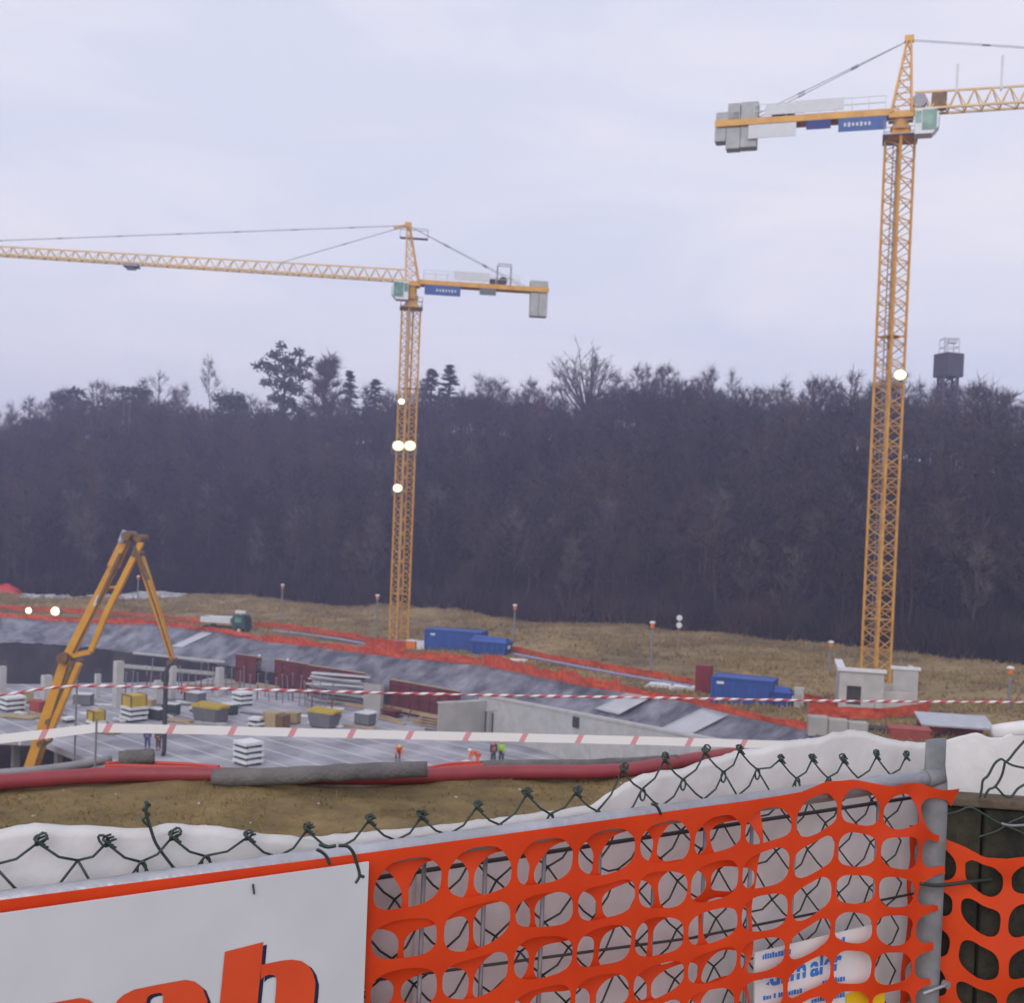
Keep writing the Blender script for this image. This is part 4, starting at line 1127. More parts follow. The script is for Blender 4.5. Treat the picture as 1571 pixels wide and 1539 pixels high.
b = MB(); b.box((sx(1368), -1.2, .85), (sx(1390) - sx(1346), .3, 1.7)); b.build('block_wall', M['concrete_pale'], t)
b = MB(); b.box(((wx0+wx1)/2, -1.5, (wz0+wz1)/2), (wx1-wx0+.1, .06, wz1-wz0+.1)); b.build('window', M['dark'], t)
# low wall of concrete blocks in front
p0, p1 = at_z(1238, 1128, -12.2), at_z(1330, 1134, -12.2)
t = thing('block_wall', 'low wall of pale concrete blocks below the block hut', 'wall', p0)
d = (p1 - p0); ln = d.length / 3; dn = d.normalized()
for i in range(3):
    b = MB(); b.box(dn*(ln*(i + .5)) + Vector((0, 0, .6 - .05*i)), (ln*.97, .8, 1.2 - .1*i), math.atan2(dn.y, dn.x)); b.build('block', M['concrete'], t, bevel=.05)
# grey sheet roof on posts
rp = at_z(1462, 1135, -12.2)
t = thing('sheet_roof', 'flat grey sheet roof on short posts beyond the white sheet', 'canopy', rp, R(-10))
b = MB(); b.box((0, 0, 1.15), (4.2, 2.6, .1), rot=Matrix.Rotation(R(8), 3, 'X')); b.build('roof', M['roof_sheet'], t)
for x in (-1.9, 1.9):
    for y in (-1.1, 1.1): b = MB(); b.bar((x, y, -.3), (x, y, 1.1 + y*.14), .1); b.build('post', M['steel_dull'], t)
b = MB(); b.box((0, 1.0, .5), (3.9, .1, .8)); b.build('back_board', M['red_crate'], t)
crate('red_crate', 'red brown open crate before the grey sheet roof', 'crate', 1393, 1140, -12.2, (2.3, 1.4, .8), R(-12), M['red_crate'], M['dark'])
p = at_z(1352, 1128, -12.25)
t = thing('pipe_bundle', 'bundle of dark pipes lying between low wall and red crate', 'pipe bundle', p, R(-12))
for i, (x, z) in enumerate(((-.3, .15), (0, .15), (.3, .15), (-.15, .41), (.15, .41))):
    b = MB(); b.tube([(-1.3, x, z), (1.3, x, z)], .15, 10); b.build('pipe', M['dark'], t)

# tower behind the ridge
c = col_of(1455); g_ = terr(c, I_R - 1); Yt = g_.y
top = at_y(1456, 543, Yt); bot = at_y(1455, 579, Yt)
t = thing('lookout_tower', 'dark boxy tower with white roof equipment above the bare wood', 'tower', g_)
zb_, zt_ = bot.z - g_.z, top.z - g_.z; dx = top.x - g_.x
hw = 18 / FPX * Yt
b = MB(); b.box((dx, 0, (zb_+zt_)/2), (hw*1.7, hw*1.7, zt_ - zb_), R(20)); b.build('cabin', M['tower_grey'], t)
b = MB()
for i in range(7): b.box((dx, 0, zb_ + (i+.5)*(zt_-zb_)/7), (hw*1.74, hw*1.74, .08), R(20))
b.build('cladding_rib', M['dark'], t)
b = MB(); lattice(b, None, hw*1.2, -1, zb_, 2.4, .35, .16); b.v = [(v[0] + dx, v[1], v[2]) for v in b.v]; b.build('lattice_leg', M['tower_grey'], t)
b = MB()
for x in (-1, 1):
    for y in (-1, 1): b.bar((dx + x*hw*.6, y*hw*.6, zt_), (dx + x*hw*.6, y*hw*.6, zt_ + 2.6), .12)
for z in (1.1, 2.6):
    for x in (-1, 1): b.bar((dx + x*hw*.6, -hw*.6, zt_ + z), (dx + x*hw*.6, hw*.6, zt_ + z), .12); b.bar((dx - hw*.6, x*hw*.6, zt_ + z), (dx + hw*.6, x*hw*.6, zt_ + z), .12)
b.build('roof_frame', M['grey_panel'], t)
b = MB(); b.box((dx + .3, -.3, zt_ + 2.3), (1.5, 1.2, .9)); b.box((dx - .6, 0, zt_ + 1.4), (.5, .6, 2.6)); b.build('antenna_box', M['white_paint'], t)

# ------------------------------------------------------------------ people
def grow(name, joints, edges, radii, m, parent, sub=1):
    me = bpy.data.meshes.new(name); me.from_pydata([tuple(j) for j in joints], edges, [])
    o = bpy.data.objects.new(name, me); COL.objects.link(o)
    sk = o.modifiers.new('skin', 'SKIN'); sk.use_smooth_shade = True
    for i, r_ in enumerate(radii): me.skin_vertices[0].data[i].radius = (r_, r_)
    me.skin_vertices[0].data[0].use_root = True
    sb = o.modifiers.new('sub', 'SUBSURF'); sb.levels = sub; sb.render_levels = sub
    dg = bpy.context.evaluated_depsgraph_get()
    out = bpy.data.meshes.new_from_object(o.evaluated_get(dg)); out.name = name
    bpy.data.objects.remove(o); bpy.data.meshes.remove(me)
    return link(name, out, m, parent, smooth=True)
def person(lab, loc, rz, pose, jacket, trousers, helmet, vest=None):
    t = thing('person', lab, 'person', loc, rz, 'workers on the building site')
    V3 = Vector
    lean = {'stand': 4, 'bend': 62, 'crouch': 30, 'walk': 8}[pose]; la = R(lean)
    hip = {'stand': .93, 'bend': .88, 'crouch': .42, 'walk': .92}[pose]
    pel = V3((0, 0, hip)); fwd = V3((0, -math.sin(la), math.cos(la)))
    chest = pel + fwd*.30; neck = pel + fwd*.54; head = neck + (fwd + V3((0, -.12, .25))).normalized()*.11; crown = head + V3((0, 0, .13)) if lean < 40 else head + fwd*.12
    J = [pel, chest, neck, head, crown]; E = [(0, 1), (1, 2), (2, 3), (3, 4)]; Rr = [.145, .16, .065, .10, .075]
    arms = {}
    for s in (-1, 1):
        sh = neck + V3((s*.19, 0, 0)) - fwd*.06
        if pose == 'stand': el, ha = sh + V3((s*.06, -.03, -.29)), sh + V3((s*.03, -.16, -.52))
        elif pose == 'walk': el, ha = sh + V3((s*.06, s*.10, -.28)), sh + V3((s*.04, s*.12 - .14, -.50))
        else: el, ha = sh + V3((s*.03, -.12, -.27)), sh + V3((0, -.24, -.50))
        fi = ha + (ha - el).normalized()*.12
        k = len(J); J += [sh, el, ha, fi]; E += [(2, k), (k, k+1), (k+1, k+2), (k+2, k+3)]; Rr += [.075, .055, .042, .03]; arms[s] = k
    legs = {}
    for s in (-1, 1):
        hp_ = pel + V3((s*.10, 0, -.05))
        if pose == 'crouch': kn, an = hp_ + V3((s*.12, -.40, .10)), hp_ + V3((s*.08, -.16, -.30)); an.z = .08
        elif pose == 'walk': kn, an = V3((s*.11, -.12*s - .05, .50)), V3((s*.11, -.24*s + .05, .08))
        else: kn, an = V3((s*.12, -.05, .50)), V3((s*.13, .02, .08))
        to = an + V3((0, -.17, -.03))
        k = len(J); J += [hp_, kn, an, to]; E += [(0, k), (k, k+1), (k+1, k+2), (k+2, k+3)]; Rr += [.105, .075, .05, .045]; legs[s] = k
    grow('body', J, E, Rr, M['skin'], t)
    jj = [pel + fwd*.02, chest, neck - fwd*.03]; je = [(0, 1), (1, 2)]; jr_ = [.175, .19, .10]
    for s in (-1, 1):
        k = len(jj); a = arms[s]; jj += [J[a], J[a+1], J[a+2]]; je += [(2, k), (k, k+1), (k+1, k+2)]; jr_ += [.095, .075, .062]
    grow('jacket', jj, je, jr_, jacket, t)
    if vest: grow('vest', [pel + fwd*.10, chest, neck - fwd*.08], [(0, 1), (1, 2)], [.20, .212, .15], vest, t)
    tj = [pel]; te = []; tr = [.165]
    for s in (-1, 1):
        k = len(tj); a = legs[s]; tj += [J[a], J[a+1], J[a+2] + V3((0, 0, .05))]; te += [(0, k), (k, k+1), (k+1, k+2)]; tr += [.12, .092, .075]
    grow('trousers', tj, te, tr, trousers, t)
    for s in (-1, 1):
        a = legs[s]; grow('boot', [J[a+2], J[a+2] + V3((0, -.06, -.045)), J[a+3] + V3((0, -.02, -.005))], [(0, 1), (1, 2)], [.065, .06, .05], M['boot'], t)
    b = MB(); b.lathe([(.155, -.02), (.135, .0), (.13, .04), (.10, .10), (.03, .13)], c=crown - V3((0, 0, .05)), n=12); b.build('helmet', helmet, t, smooth=True)
    return t
person('worker in brown standing high on the slope above the square red formwork panel', T_pt(447) + Vector((0, -.3, .05)), R(20), 'stand', M['brown_cloth'], M['grey_cloth'], M['helmet_w'], None)
person('worker in a reddish orange jacket on the slope above the grey rebar stack', T_pt(493) + Vector((0, -.3, .05)), R(-30), 'walk', M['hi_orange'], M['grey_cloth'], M['helmet_w'])
person('stooping worker in orange jacket with dark legs alone on the slab below the wide tape', at_z(610, 1168, ZS), R(15), 'bend', M['hi_orange'], M['brown_cloth'], M['helmet_y'])
person('worker bent low in all orange beside the white plastic scrap', at_z(733, 1176, ZS), R(-70), 'bend', M['hi_orange'], M['hi_orange'], M['helmet_w'])
person('standing worker in navy with an orange chest beside the lime vested one', at_z(756, 1172, ZS), R(30), 'stand', M['navy'], M['navy'], M['helmet_o'], M['hi_orange'])
person('standing worker in a lime green vest on the slab', at_z(769, 1172, ZS), R(-25), 'stand', M['hi_green'], M['navy'], M['helmet_y'], M['hi_green'])
person('worker in blue overalls standing near the pump hose end', at_z(226, 1150, ZS), R(10), 'stand', M['blue_cloth'], M['blue_cloth'], M['helmet_w'])
person('worker in brown clothes standing beside the pump hose end', at_z(243, 1151, ZS), R(-20), 'stand', M['brown_cloth'], M['brown_cloth'], M['helmet_w'])
person('worker with a bright orange helmet behind the twisted tape near the pump hose', at_z(285, 1078, ZS), R(0), 'stand', M['hi_orange'], M['navy'], M['helmet_o'], M['hi_orange'])
person('crouching worker with orange helmet near the ramp wall close to the white sheet', at_z(996, 1178, ZS), R(0), 'crouch', M['grey_cloth'], M['navy'], M['helmet_o'], None)
# ------------------------------------------------------------------ trees
def tree_skel(rr, H, spread, limb0, nl, nb, nt, tw, tl, up=.62):
    """leafless tree: (trunk+limbs builder, twig builder) in local coordinates"""
    tb, cb = MB(), MB()
    pts = []; x = y = 0.0; n = 6; top = H*.86
    for i in range(n + 1):
        pts.append(Vector((x, y, -.6 + (top + .6)*i/n))); x += rr.uniform(-.022, .022)*H; y += rr.uniform(-.022, .022)*H
    r0 = H*.013
    tb.tube(pts, [r0*(1 - .85*i/n) + .012 for i in range(n + 1)], 5)
    def on(v):
        f_ = v*n; i = min(n-1, int(f_)); return pts[i].lerp(pts[i+1], f_-i)
    def twigs(a, b, k):
        for _ in range(k):
            q = a.lerp(b, rr.random()); d = (b - a).normalized()
            d = (d*.7 + Vector((rr.gauss(0, .6), rr.gauss(0, .6), rr.gauss(.35, .5)))).normalized() * tl * rr.uniform(.5, 1.3)
            s = d.cross(Vector((rr.gauss(0, 1), rr.gauss(0, 1), rr.gauss(0, 1)))).normalized() * tw * rr.uniform(.6, 1.3)
            m = q + d*.55 + Vector((rr.gauss(0, .06), rr.gauss(0, .06), rr.gauss(0, .06)))*tl
            cb.poly((q - s*.5, q + s*.5, m + s*.35, m - s*.35)); cb.poly((m - s*.35, m + s*.35, q + d))
    for i in range(nl):
        v = limb0 + (1 - limb0) * (i + rr.random()) / nl; v = min(v, .99)
        q = on(v); az = i*2.4 + rr.uniform(-.5, .5); el = rr.uniform(.45, .95)*up*1.4
        ln = spread * H * (1.15 - .75*((v - limb0)/(1 - limb0))) * rr.uniform(.75, 1.2)
        d = Vector((math.cos(az)*math.cos(el), math.sin(az)*math.cos(el), math.sin(el)))
        m = q + d*ln*.5; e = m + (d + Vector((0, 0, .45))).normalized()*ln*.55
        r1 = r0*.34*(1.1 - .6*v); tb.tube([q, m, e], [r1, r1*.6, .012], 3, cap=False)
        for k in range(nb):
            u = rr.uniform(.25, 1.0); s0 = q.lerp(m, u*2) if u < .5 else m.lerp(e, (u-.5)*2)
            d2 = (d + Vector((rr.gauss(0, .55), rr.gauss(0, .55), rr.gauss(.3, .4)))).normalized(); l2 = ln*rr.uniform(.25, .5)
            e2 = s0 + d2*l2; tb.tube([s0, e2], [r1*.4, .01], 3, cap=False); twigs(s0, e2, nt)
        twigs(m, e, nt)
    twigs(pts[-2], pts[-1] + Vector((0, 0, H*.12)), nt*3)
    return tb, cb
def conifer_skel(rr, H, wd, ragged=.3, dens=1.0):
    tb, cb = MB(), MB()
    tb.tube([(0, 0, -.6), (0, 0, H*.55), (.1, 0, H*.97)], [H*.018, H*.011, .03], 6)
    n = int(H*2.6*dens)
    for i in range(n):
        for k in range(6):
            v = .08 + .91*(i + rr.uniform(-1.5, 2.5))/n; v = max(.05, min(.985, v))
            rad = wd * (1 - v)**.9 * rr.uniform(1 - ragged, 1 + ragged) + .12
            az = rr.uniform(0, 6.28); z = H*v
            q = Vector((0, 0, z)); e = Vector((math.cos(az)*rad, math.sin(az)*rad, z - rad*.22 + rr.uniform(-.2, .35)))
            tb.tube([q, e], [.035, .012], 3, cap=False)
            for j in range(9):
                c = q.lerp(e, rr.uniform(.25, 1.0)); d = Vector((rr.gauss(0, 1), rr.gauss(0, 1), rr.gauss(-.15, .45))).normalized()*rr.uniform(.2, .42)
                s = d.cross(Vector((rr.gauss(0, 1), rr.gauss(0, 1), rr.gauss(0, 1)))).normalized()*.13
                cb.poly((c - s, c + s, c + d))
    return tb, cb
def clump_skel(rr, H, clumps, wd):
    """crown made of separate leafy clumps on limbs"""
    tb, cb = MB(), MB()
    tb.tube([(0, 0, -.6), (.1, 0, H*.5), (0, .1, H*.92)], [H*.02, H*.014, .05], 6)
    for (x, z, r_) in clumps:
        y = rr.uniform(-.25, .25)*wd; c = Vector((x*wd, y, z*H)); tb.tube([(0, 0, max(.2, z - .16)*H), c], [.09, .03], 4, cap=False)
        rd = r_*wd
        for k in range(int(560*r_*r_*wd)):
            d = Vector((rr.gauss(0, 1), rr.gauss(0, 1), rr.gauss(0, .5))).normalized() * rd * rr.random()**.45
            q = c + d; dd = Vector((rr.gauss(0, 1), rr.gauss(0, 1), rr.gauss(0, .6))).normalized()*rr.uniform(.3, .6)
            s = dd.cross(Vector((rr.gauss(0, 1), rr.gauss(0, 1), rr.gauss(0, 1)))).normalized()*.13
            cb.poly((q - s, q + s, q + dd))
    return tb, cb
def mesh_of(b, name, m):
    me = bpy.data.meshes.new(name); me.from_pydata(b.v, [], b.f); me.update(); me.materials.append(m); return me
def plant_tree(name, lab, cat, loc, sc_, rz, meshes, group=None):
    t = thing(name, lab, cat, loc, rz, group); t.scale = (sc_[0], sc_[0], sc_[1]) if isinstance(sc_, tuple) else (sc_,)*3
    for nm, me in meshes:
        o = bpy.data.objects.new(nm, me); COL.objects.link(o); o.parent = t
    return t
tr = random.Random(23)
# -- the wood that reads as one mass: one object
protos = []
for i in range(7):
    H = 10.0; tb, cb = tree_skel(tr, H, tr.uniform(.17, .27), tr.uniform(.22, .42), 13, 3, 5, .085, 1.25, tr.uniform(.62, .9))
    V, F, off = [], [], 0
    for b in (tb, cb):
        for f_ in b.f:
            for k in range(1, len(f_) - 1): F.append((f_[0] + off, f_[k] + off, f_[k+1] + off))
        V += b.v; off += len(b.v)
    protos.append((np.array(V, np.float32), np.array(F, np.int32), len(tb.v)))
shrubs = []
for i in range(3):
    cb = MB()
    for k in range(150):
        a = tr.uniform(0, 6.28); q = Vector((math.cos(a), math.sin(a), 0)) * tr.random() * 1.4; d = Vector((tr.gauss(0, .4), tr.gauss(0, .4), 1)).normalized() * tr.uniform(1.0, 3.0)
        s = d.cross(Vector((tr.gauss(0, 1), tr.gauss(0, 1), 0))).normalized() * .07
        q.z = tr.uniform(-.2, .6); cb.poly((q - s, q + s, q + d))
    shrubs.append((np.array(cb.v, np.float32), np.array(cb.f, np.int32)))
# area weights over the hill grid
cells, wts = [], []
for c in range(2, NC - 2):
    for r in range(I_W, NR - 3):
        a = grid[c+1][r][0] - grid[c][r][0]; bb = grid[c][r+1][0] - grid[c][r][0]
        cells.append((c, r)); wts.append(a.cross(bb).length)
wts = np.array(wts); cum = np.cumsum(wts); AREA = cum[-1]
def pick():
    k = int(np.searchsorted(cum, tr.random()*AREA)); c, r = cells[min(k, len(cells)-1)]
    return c + tr.random(), r + tr.random()
VV, FF, TT, off = [], [], [], 0
def add(pv, pf, p, s, sz, rz):
    global off
    ca, sa = math.cos(rz), math.sin(rz); v = pv.copy()
    lean = tr.gauss(0, .04), tr.gauss(0, .04)
    x, y, z = v[:, 0]*s, v[:, 1]*s, v[:, 2]*sz
    o = np.stack((ca*x - sa*y + p.x + lean[0]*z, sa*x + ca*y + p.y + lean[1]*z, z + p.z), 1)
    VV.append(o); FF.append(pf + off); off += len(v); TT.append(np.full(len(v), min(1, max(0, tr.gauss(.45, .24) + .35*nz(p.x, p.y, 4, .03)))))
def h_at(u): return interp((u - 1)*20 - 160, TREE_H)
NWOOD = 3300
for k in range(NWOOD):
    u, v = pick(); 
    if v > I_R - 1.5: v = I_W + (v - I_W) * .8
    if v > I_R - 6 and tr.random() < .5: continue
    top_ = max(0, min(1, (v - (I_R - 7))/5)); p = terr(u, v); h = h_at(u) * tr.uniform(.62, 1.0) * (1 - .16*top_); pv, pf, nt_ = protos[tr.randrange(7)]
    add(pv, pf, p, h/10*tr.uniform(.85, 1.2), h/10, tr.uniform(0, 6.28)); TT[-1][:nt_] = np.minimum(1, TT[-1][:nt_] + .14)
for k in range(2600):
    u = tr.uniform(2, NC - 3); v = I_W - .3 + tr.random()**2 * 12
    p = terr(u, v); pv, pf = shrubs[tr.randrange(3)]; s = tr.uniform(.6, 1.5); add(pv, pf, p, s, s*tr.uniform(.7, 1.2), tr.uniform(0, 6.28))
o = np_mesh('woodland', np.concatenate(VV), np.concatenate(FF), M['twig_wood'])
at_ = o.data.attributes.new('tint', 'FLOAT', 'POINT'); at_.data.foreach_set('value', np.concatenate(TT).astype(np.float32))
tag(o, 'dense leafless winter wood covering the whole hillside behind the cranes', 'woodland', kind='stuff')
VV = FF = None
# -- trees one can tell apart: the skyline and the front edge
kinds = []
for i in range(9):
    tb, cb = tree_skel(tr, 10.0, tr.uniform(.16, .25), tr.uniform(.25, .5), 14, 3, 9, .055, 1.2, tr.uniform(.65, .9))
    mt = (M['twig'], M['twig'], M['twig_pale'])[i % 3]
    kinds.append([('trunk', mesh_of(tb, 'bare_trunk', M['bark'])), ('crown', mesh_of(cb, 'bare_crown', mt))])
SKY_L = 'leafless tree standing in the even skyline of the wooded ridge'
EDGE_L = 'slim leafless tree at the lower edge of the wood beside the meadow'
specials = [(320, 26), (435, 44), (497, 30), (537, 12), (572, 12), (350, 24), (900, 58), (686, 14), (660, 12), (240, 24), (1308, 26)]
px = -120.0
while px < 1690:
    if not any(abs(px - a) < w_*.62 for a, w_ in specials):
        u = col_of(px); v = I_R - tr.uniform(-.6, 1.5); p = terr(u, v)
        py = interp(px, SIL) + tr.uniform(-10, 26); h = at_y(px, py, p.y).z - p.z; h = max(7, min(22, h))
        plant_tree('bare_tree', SKY_L, 'tree', p, (h/10*tr.uniform(.85, 1.15), h/9.6), tr.uniform(0, 6.28), kinds[tr.randrange(9)], 'leafless trees along the ridge skyline')
    px += tr.uniform(5, 13) if px < 1150 else tr.uniform(5, 11)
for k in range(95):
    px = tr.uniform(-100, 1670); u = col_of(px); v = I_W + tr.uniform(.2, 2.4); p = terr(u, v); h = tr.uniform(9, 14)
    plant_tree('bare_tree', EDGE_L, 'tree', p, (h/10, h/10), tr.uniform(0, 6.28), kinds[tr.randrange(9)], 'leafless trees along the lower wood edge')
# -- single trees
def special(px, py_top, name, lab, skel, mats, H0, width=None, dv=.5):
    p = terr(col_of(px), I_R - dv); h = at_y(px, py_top, p.y).z - p.z; s = h / H0
    tb, cb = skel; sx_ = s
    if width:
        xs = [abs(v[0]) for v in cb.v]; xs.sort(); hw_ = xs[int(len(xs)*.97)]; sx_ = (width/2/FPX*p.y) / hw_
    plant_tree(name, lab, 'tree', p, (sx_, s), tr.uniform(-.2, .2), [('trunk', mesh_of(tb, name + '_trunk', mats[0])), ('crown', mesh_of(cb, name + '_crown', mats[1]))])
bk = M['bark']
special(320, 545, 'bare_tree', 'small lone leafless tree with a round crown on a thin trunk above the skyline', tree_skel(tr, 10, .2, .55, 14, 4, 7, .05, .9), (bk, M['twig_pale']), 9.8, 32)
special(243, 566, 'bare_tree', 'wispy pale leafless tree left of the lone round crowned one', tree_skel(tr, 10, .22, .45, 12, 3, 5, .05, 1.2), (bk, M['twig_pale']), 9.8, 44)
special(432, 530, 'pine_tree', 'tallest dark ragged pine rising above the ridge', clump_skel(tr, 10, [(-.1, .96, .16), (-.32, .88, .22), (.42, .92, .22), (.05, .84, .28), (-.66, .80, .20), (-.9, .77, .14), (.62, .82, .22), (.8, .86, .12), (-.3, .74, .30), (.3, .74, .32), (.66, .70, .22), (-.55, .62, .20), (.02, .60, .34), (.4, .56, .28), (-.28, .48, .26), (.12, .44, .32), (.45, .38, .22), (-.12, .32, .3), (.25, .24, .3), (-.4, .26, .24), (0, .14, .4)], 3.1), (bk, M['needle']), 9.8, 76)
special(497, 546, 'bare_tree', 'dense egg crowned leafless tree beside the tall dark pine', tree_skel(tr, 10, .2, .18, 34, 6, 12, .06, 1.0, .95), (bk, M['twig']), 9.8, 56)
special(533, 570, 'spruce_tree', 'narrow dark spruce touching the egg crowned tree', conifer_skel(tr, 10, 1.6), (bk, M['needle']), 10, 46)
special(572, 580, 'spruce_tree', 'small dark pointed spruce next to the slender crane mast', conifer_skel(tr, 10, 1.9), (bk, M['needle']), 10, 52)
special(658, 566, 'spruce_tree', 'dark blunt spruce just beyond the slender crane mast', conifer_skel(tr, 10, 2.0, .45), (bk, M['needle']), 10, 64)
special(686, 560, 'spruce_tree', 'dark pointed spruce second beyond the slender crane mast', conifer_skel(tr, 10, 1.7), (bk, M['needle']), 10, 54)
special(350, 598, 'round_bush', 'low dark rounded evergreen below the lone round crowned tree', clump_skel(tr, 10, [(-.4, .82, .5), (.3, .85, .5), (0, .7, .6), (.5, .7, .4), (-.1, .5, .6)], 3.4), (bk, M['needle']), 10, 48)
special(105, 592, 'evergreen_tree', 'dark evergreen clump at the falling left end of the ridge', clump_skel(tr, 10, [(-.4, .8, .45), (.3, .88, .4), (0, .7, .55), (.5, .7, .4), (-.1, .5, .6)], 3.0), (bk, M['needle']), 10, 54)
special(203, 586, 'evergreen_tree', 'dark evergreen clump between the wispy tree and the ridge end', clump_skel(tr, 10, [(-.3, .85, .4), (.35, .82, .4), (0, .7, .5), (-.1, .5, .6)], 2.6), (bk, M['needle']), 10, 46)
def fan(rr):
    tb, cb = MB(), MB(); tb.tube([(0, 0, -.6), (0, 0, 2.6)], [.28, .2], 7)
    for i in range(26):
        a = rr.uniform(-1.0, 1.0); b_ = rr.uniform(-.8, .8); d = Vector((math.sin(a)*.85, math.sin(b_)*.7, 1.0)).normalized(); ln = rr.uniform(5.0, 7.2) * (1 - .12*abs(a))
        q = Vector((0, 0, rr.uniform(1.6, 3.0))); m = q + d*ln*.55; e = q + (d + Vector((0, 0, .12))).normalized()*ln
        tb.tube([q, m, e], [.11, .06, .015], 4, cap=False)
        for k in range(9):
            s0 = m.lerp(e, rr.uniform(-.3, 1)); d2 = (d + Vector((rr.gauss(0, .45), rr.gauss(0, .45), rr.gauss(.1, .3)))).normalized()*rr.uniform(.7, 1.6)
            tb.tube([s0, s0 + d2], [.03, .01], 3, cap=False)
            for j in range(8):
                c = s0 + d2*rr.uniform(.2, 1); t_ = (d2.normalized() + Vector((rr.gauss(0, .5), rr.gauss(0, .5), rr.gauss(.1, .4)))).normalized()*rr.uniform(.4, .9)
                s = t_.cross(Vector((rr.gauss(0, 1), rr.gauss(0, 1), rr.gauss(0, 1)))).normalized()*.022; cb.poly((c - s, c + s, c + t_))
    return tb, cb
special(900, 532, 'bare_tree', 'large fan shaped leafless tree standing clear above the ridge', fan(tr), (bk, M['twig_pale']), 9.6, 104, .2)
special(1308, 568, 'bare_tree', 'rusty brown leafless tree left of the nearer crane mast on the ridge', tree_skel(tr, 10, .2, .45, 14, 4, 7, .07, 1.1), (bk, M['twig_red']), 9.8, 46)
for px, py in ((60, 800), (1205, 790), (1490, 760), (520, 700), (300, 730), (1420, 700), (820, 740), (170, 690)):
    r_ = interp(px, SIL) + 70; v = I_R - (py - r_) / (interp(px, W_PY) - r_) * (I_R - I_W); p = terr(col_of(px), v)
    tb, cb = tree_skel(tr, 10, .24, .3, 14, 4, 7, .10, 1.0)
    plant_tree('bare_tree', 'rusty tinted oak among the grey trees of the hillside', 'tree', p, 1.25, 0, [('trunk', mesh_of(tb, 'rusty_trunk', bk)), ('crown', mesh_of(cb, 'rusty_crown', M['twig_red']))], 'rusty tinted trees on the hillside')
# -- dead grass over the meadow: uncountable
gb_v, gb_f = [], []
gr = random.Random(9)
for k in range(15000):
    u = gr.uniform(2, NC - 3); v = I_E + .4 + gr.random()*(I_W - I_E - .2); p = terr(u, v)
    dens = nz(p.x, p.y, 2, .11)
    if dens < -.25 and gr.random() < .6: continue
    near = 1 - (v - I_E)/(I_W - I_E)
    for j in range(5):
        h = gr.uniform(.18, .6) * (.75 + .6*max(0, dens)); a = gr.uniform(0, 6.28); q = p + Vector((gr.gauss(0, .35), gr.gauss(0, .35), -.05))
        s = Vector((math.cos(a), math.sin(a), 0))*gr.uniform(.05, .12); tp = q + Vector((gr.gauss(0, .25), gr.gauss(0, .25), h))
        n0 = len(gb_v); gb_v += [q - s, q + s, tp]; gb_f.append((n0, n0+1, n0+2))
o = np_mesh('dry_grass', np.array([tuple(v) for v in gb_v], np.float32), np.array(gb_f, np.int32), M['grass_far'])
tag(o, 'dead straw coloured grass over the meadow beyond the pit', 'grass', kind='stuff')
# ------------------------------------------------------------------ the near bank
ZG = -1.6
PB = [(-300, 1236), (0, 1212), (100, 1205), (200, 1200), (300, 1198), (400, 1198), (500, 1198), (600, 1197), (700, 1196), (800, 1194), (900, 1194), (950, 1192), (1000, 1186), (1070, 1176), (1150, 1166), (1300, 1152), (1571, 1132), (1800, 1115)]
cl = []
for px in range(-300, 1801, 10):
    p = at_z(px, interp(px, PB), ZG); cl.append((p.x, p.y + .13))
def crest_y(x):
    if x < cl[0][0]: return cl[0][1] - .02*(cl[0][0] - x)
    if x > cl[-1][0]: return cl[-1][1] + .25*(x - cl[-1][0])
    return interp(x, cl)
def soil_z(x, y):
    return ZG + .028*nz(x, y, 1, 1.3) + .016*nz(x, y, 6, 4.5) + .007*nz(x, y, 9, 14)
xs = sorted(set([-80, -40, -22, -14, -10, -8, -7] + [round(-6.5 + i*.06, 3) for i in range(206)] + [6.5, 8, 11, 16, 26, 45, 80]))
b = MB(); rows_n = 0
for x in xs:
    yc = crest_y(x); ys = [-14, -8, -4, -2, -1, 0, 1, 2, 3] + [3.5 + (yc - 3.5)*i/75 for i in range(76)]
    ps = [(x, y, soil_z(x, y) if y > 2.9 else ZG) for y in ys]
    ps += [(x, yc + .3, ZG - .2), (x, yc + 1.0, ZG - .95), (x, yc + 5, ZG - 5.2), (x, yc + 14, ZG - 14), (x, yc + 26, ZG - 24)]
    rows_n = len(ps); b.v += ps
for i in range(len(xs) - 1):
    for j in range(rows_n - 1): b.f.append((i*rows_n+j, (i+1)*rows_n+j, (i+1)*rows_n+j+1, i*rows_n+j+1))
tag(b.build('near_ground', M['soil'], smooth=True), kind='structure')
gr2 = random.Random(4); gv, gf = [], []
for k in range(26000):
    x = gr2.uniform(-5.2, 5.0); yc = crest_y(x); y = gr2.uniform(3.9, yc - .02)
    dens = nz(x, y, 31, 1.1) + .6*nz(x, y, 12, 3.3)
    if dens < gr2.uniform(-.35, .45): continue
    z = soil_z(x, y)
    for j in range(2):
        a = gr2.uniform(0, 6.28); h = gr2.uniform(.006, .03) * (1.0 if gr2.random() < .96 else 2.2); s = Vector((math.cos(a), math.sin(a), 0))*gr2.uniform(.002, .005)
        q = Vector((x + gr2.gauss(0, .02), y + gr2.gauss(0, .02), z - .003)); tp = q + Vector((gr2.gauss(0, .02), gr2.gauss(0, .02), h)); n0 = len(gv)
        gv += [q - s, q + s, tp]; gf.append((n0, n0+1, n0+2))
tag(np_mesh('dead_grass', np.array([tuple(v) for v in gv], np.float32), np.array(gf, np.int32), M['grass_near']), 'sparse dead grass on the brown bank behind the fence', 'grass', kind='stuff')
b = MB()
